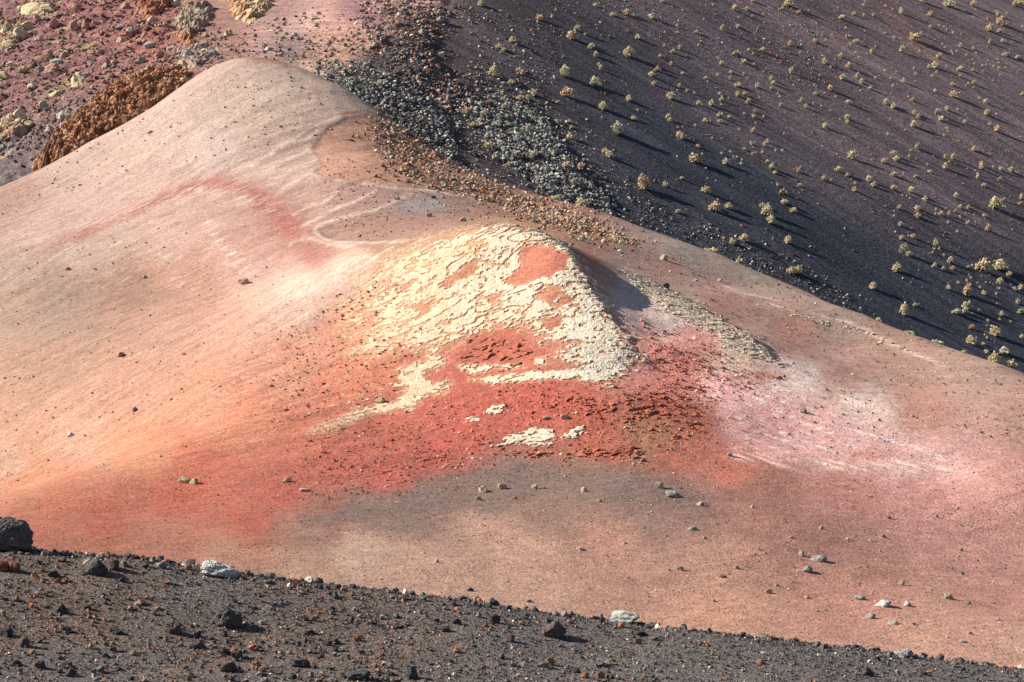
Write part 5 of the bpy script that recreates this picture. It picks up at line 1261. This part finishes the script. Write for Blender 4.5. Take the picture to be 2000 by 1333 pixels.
def shrub_at(g, u, v, w, me, wid=1.0, hgt=1.0):
    x, y, z = g.hit([u], [v + 0.36 * w * hgt])
    x, y, z = float(x[0]), float(y[0]), float(z[0])
    s = max(w, 6.3) * y / FPX * 1.42
    if isinstance(me, tuple):
        o = bpy.data.objects.new('shrub', None); COL.objects.link(o); o.empty_display_size = 0.2
        link('foliage', me[0], None, o); link('twigs', me[1], None, o)
    else:
        o = link('shrub', me)
    o.location = (x, y, z - 0.02)
    o.scale = (s * wid * random.uniform(.85, 1.2), s * wid * random.uniform(.8, 1.1), s * hgt)
    o.rotation_euler = (0, 0, random.uniform(0, 6.28))
    return o
SIZE = lambda w: 'large' if w > 14 else ('medium' if w > 8.5 else 'small')
for (u, v, w) in ALL[:288]:
    k = random.choices(['olive', 'tan', 'grey'], [48, 36, 16])[0]
    o = shrub_at(gB, u, v, w, (shrub_parts if w > 10.5 else shrub_data)(random.randrange(7), k), random.uniform(.85, 1.15), random.uniform(.7, 1.15))
    cw = {'olive': 'olive yellow', 'tan': 'dry tan', 'grey': 'grey green'}[k]
    wh = 'grey rubble' if rubble_w(np.array([u]), np.array([v]))[0] > .5 else ('purple brown upper ash' if (u + 0.9 * (420 - v) > 1850 and v < 330) else 'black cinder slope')
    nd = min(math.hypot(u - q[0], v - q[1]) for q in ALL if q[:2] != (u, v))
    nb = 'crowded against another' if nd < 12 else ('standing well apart' if nd > 26 else 'with neighbours nearby')
    tag(o, '%s rounded %s shrub %s on the %s' % (SIZE(w), cw, nb, wh), 'shrub', '%s %s shrubs %s on the %s' % (SIZE(w), cw, nb, wh))
# low bushes on the skyline of the brown ridge
for (u, v, w, wid, k, lb) in [(1393, 500, 17, 1.5, 'green', 'low yellow green bush spreading flat along the brown ridge edge'), (1450, 523, 15, 1.1, 'olive', 'dull olive bush sunk behind the brown ridge edge'), (1727, 631, 13, 1.2, 'green', 'yellow green tuft on the brown ridge edge beside pale stones'), (1788, 653, 17, 1.4, 'green', 'spiky yellow green bush on the brown ridge edge'),
                              (1845, 671, 20, 1.5, 'grey', 'widest pale spiky bush on the brown ridge edge'), (1898, 697, 10, 1.2, 'green', 'small green tuft on the ridge edge'), (1961, 708, 26, 1.25, 'olive', 'big leafy olive bush straddling the lower ridge edge'), (1989, 717, 22, 1.2, 'olive', 'leafy olive bush touching the big one on the lower ridge edge'), (1082, 360, 20, 1.3, 'green', 'bright green bush where rubble meets the ridge'), (1138, 385, 22, 1.2, 'olive', 'dull olive bush below the bright green one by the rubble')]:
    a, b = ray(u, 0)
    # stand it on the crest line: the highest sight line over the hill along this bearing
    Ys = np.linspace(105, 165, 600); zz = gM.at(a * Ys, Ys); i = int(np.argmax(zz / Ys))
    me = shrub_data(7 + random.randrange(3) if wid > 1.25 else random.randrange(7), k)
    o = link('shrub', me); s = w * Ys[i] / FPX
    o.location = (float(a * Ys[i]), float(Ys[i]) + 0.15, float(zz[i]) - 0.06); o.scale = (s * wid, s * wid, s * 1.05); o.rotation_euler = (0, 0, random.uniform(0, 6.28))
    tag(o, lb, 'shrub')
# the smallest tufts, too many to tell apart
V_, F_s, C_, base = [], [], [], 0
tiny = list(ALL[288:]) + [(rng.uniform(900, 2050), rng.uniform(0, 640), rng.uniform(2, 3.5)) for _ in range(70)]
for (u, v, w) in tiny:
    x, y, z = gB.hit([u], [v + .3 * w]); s = w * float(y[0]) / FPX * 1.1
    V, F, C, Mi = SHV[random.randrange(7)]
    V_.append(V * s + np.array([x[0], y[0], z[0] - .01])); F_s.append(F[::3] + base); C_.append(C); base += len(V)
me = mesh_np('small_tufts', np.concatenate(V_), np.concatenate(F_s), False, np.concatenate(C_))
o = link('small_tufts', me, SH_M['olive']); tag(o, 'tiny dry tufts dotted over the black cinder slope', 'tufts', None, 'stuff')

for nm in ('gravel', 'grit', 'scree', 'rubble', 'cinders'):
    for o in [o for o in COL.objects if o.name.split('.')[0] == nm]:
        tag(o, {'gravel': 'dark mixed lava gravel covering the near shoulder', 'grit': 'fine pale grit on the striped hill', 'scree': 'brown scree stones on the ridge flank', 'rubble': 'loose lava rubble on the volcanic slope', 'cinders': 'red and pale cinders strewn on the black slope'}[nm], nm)
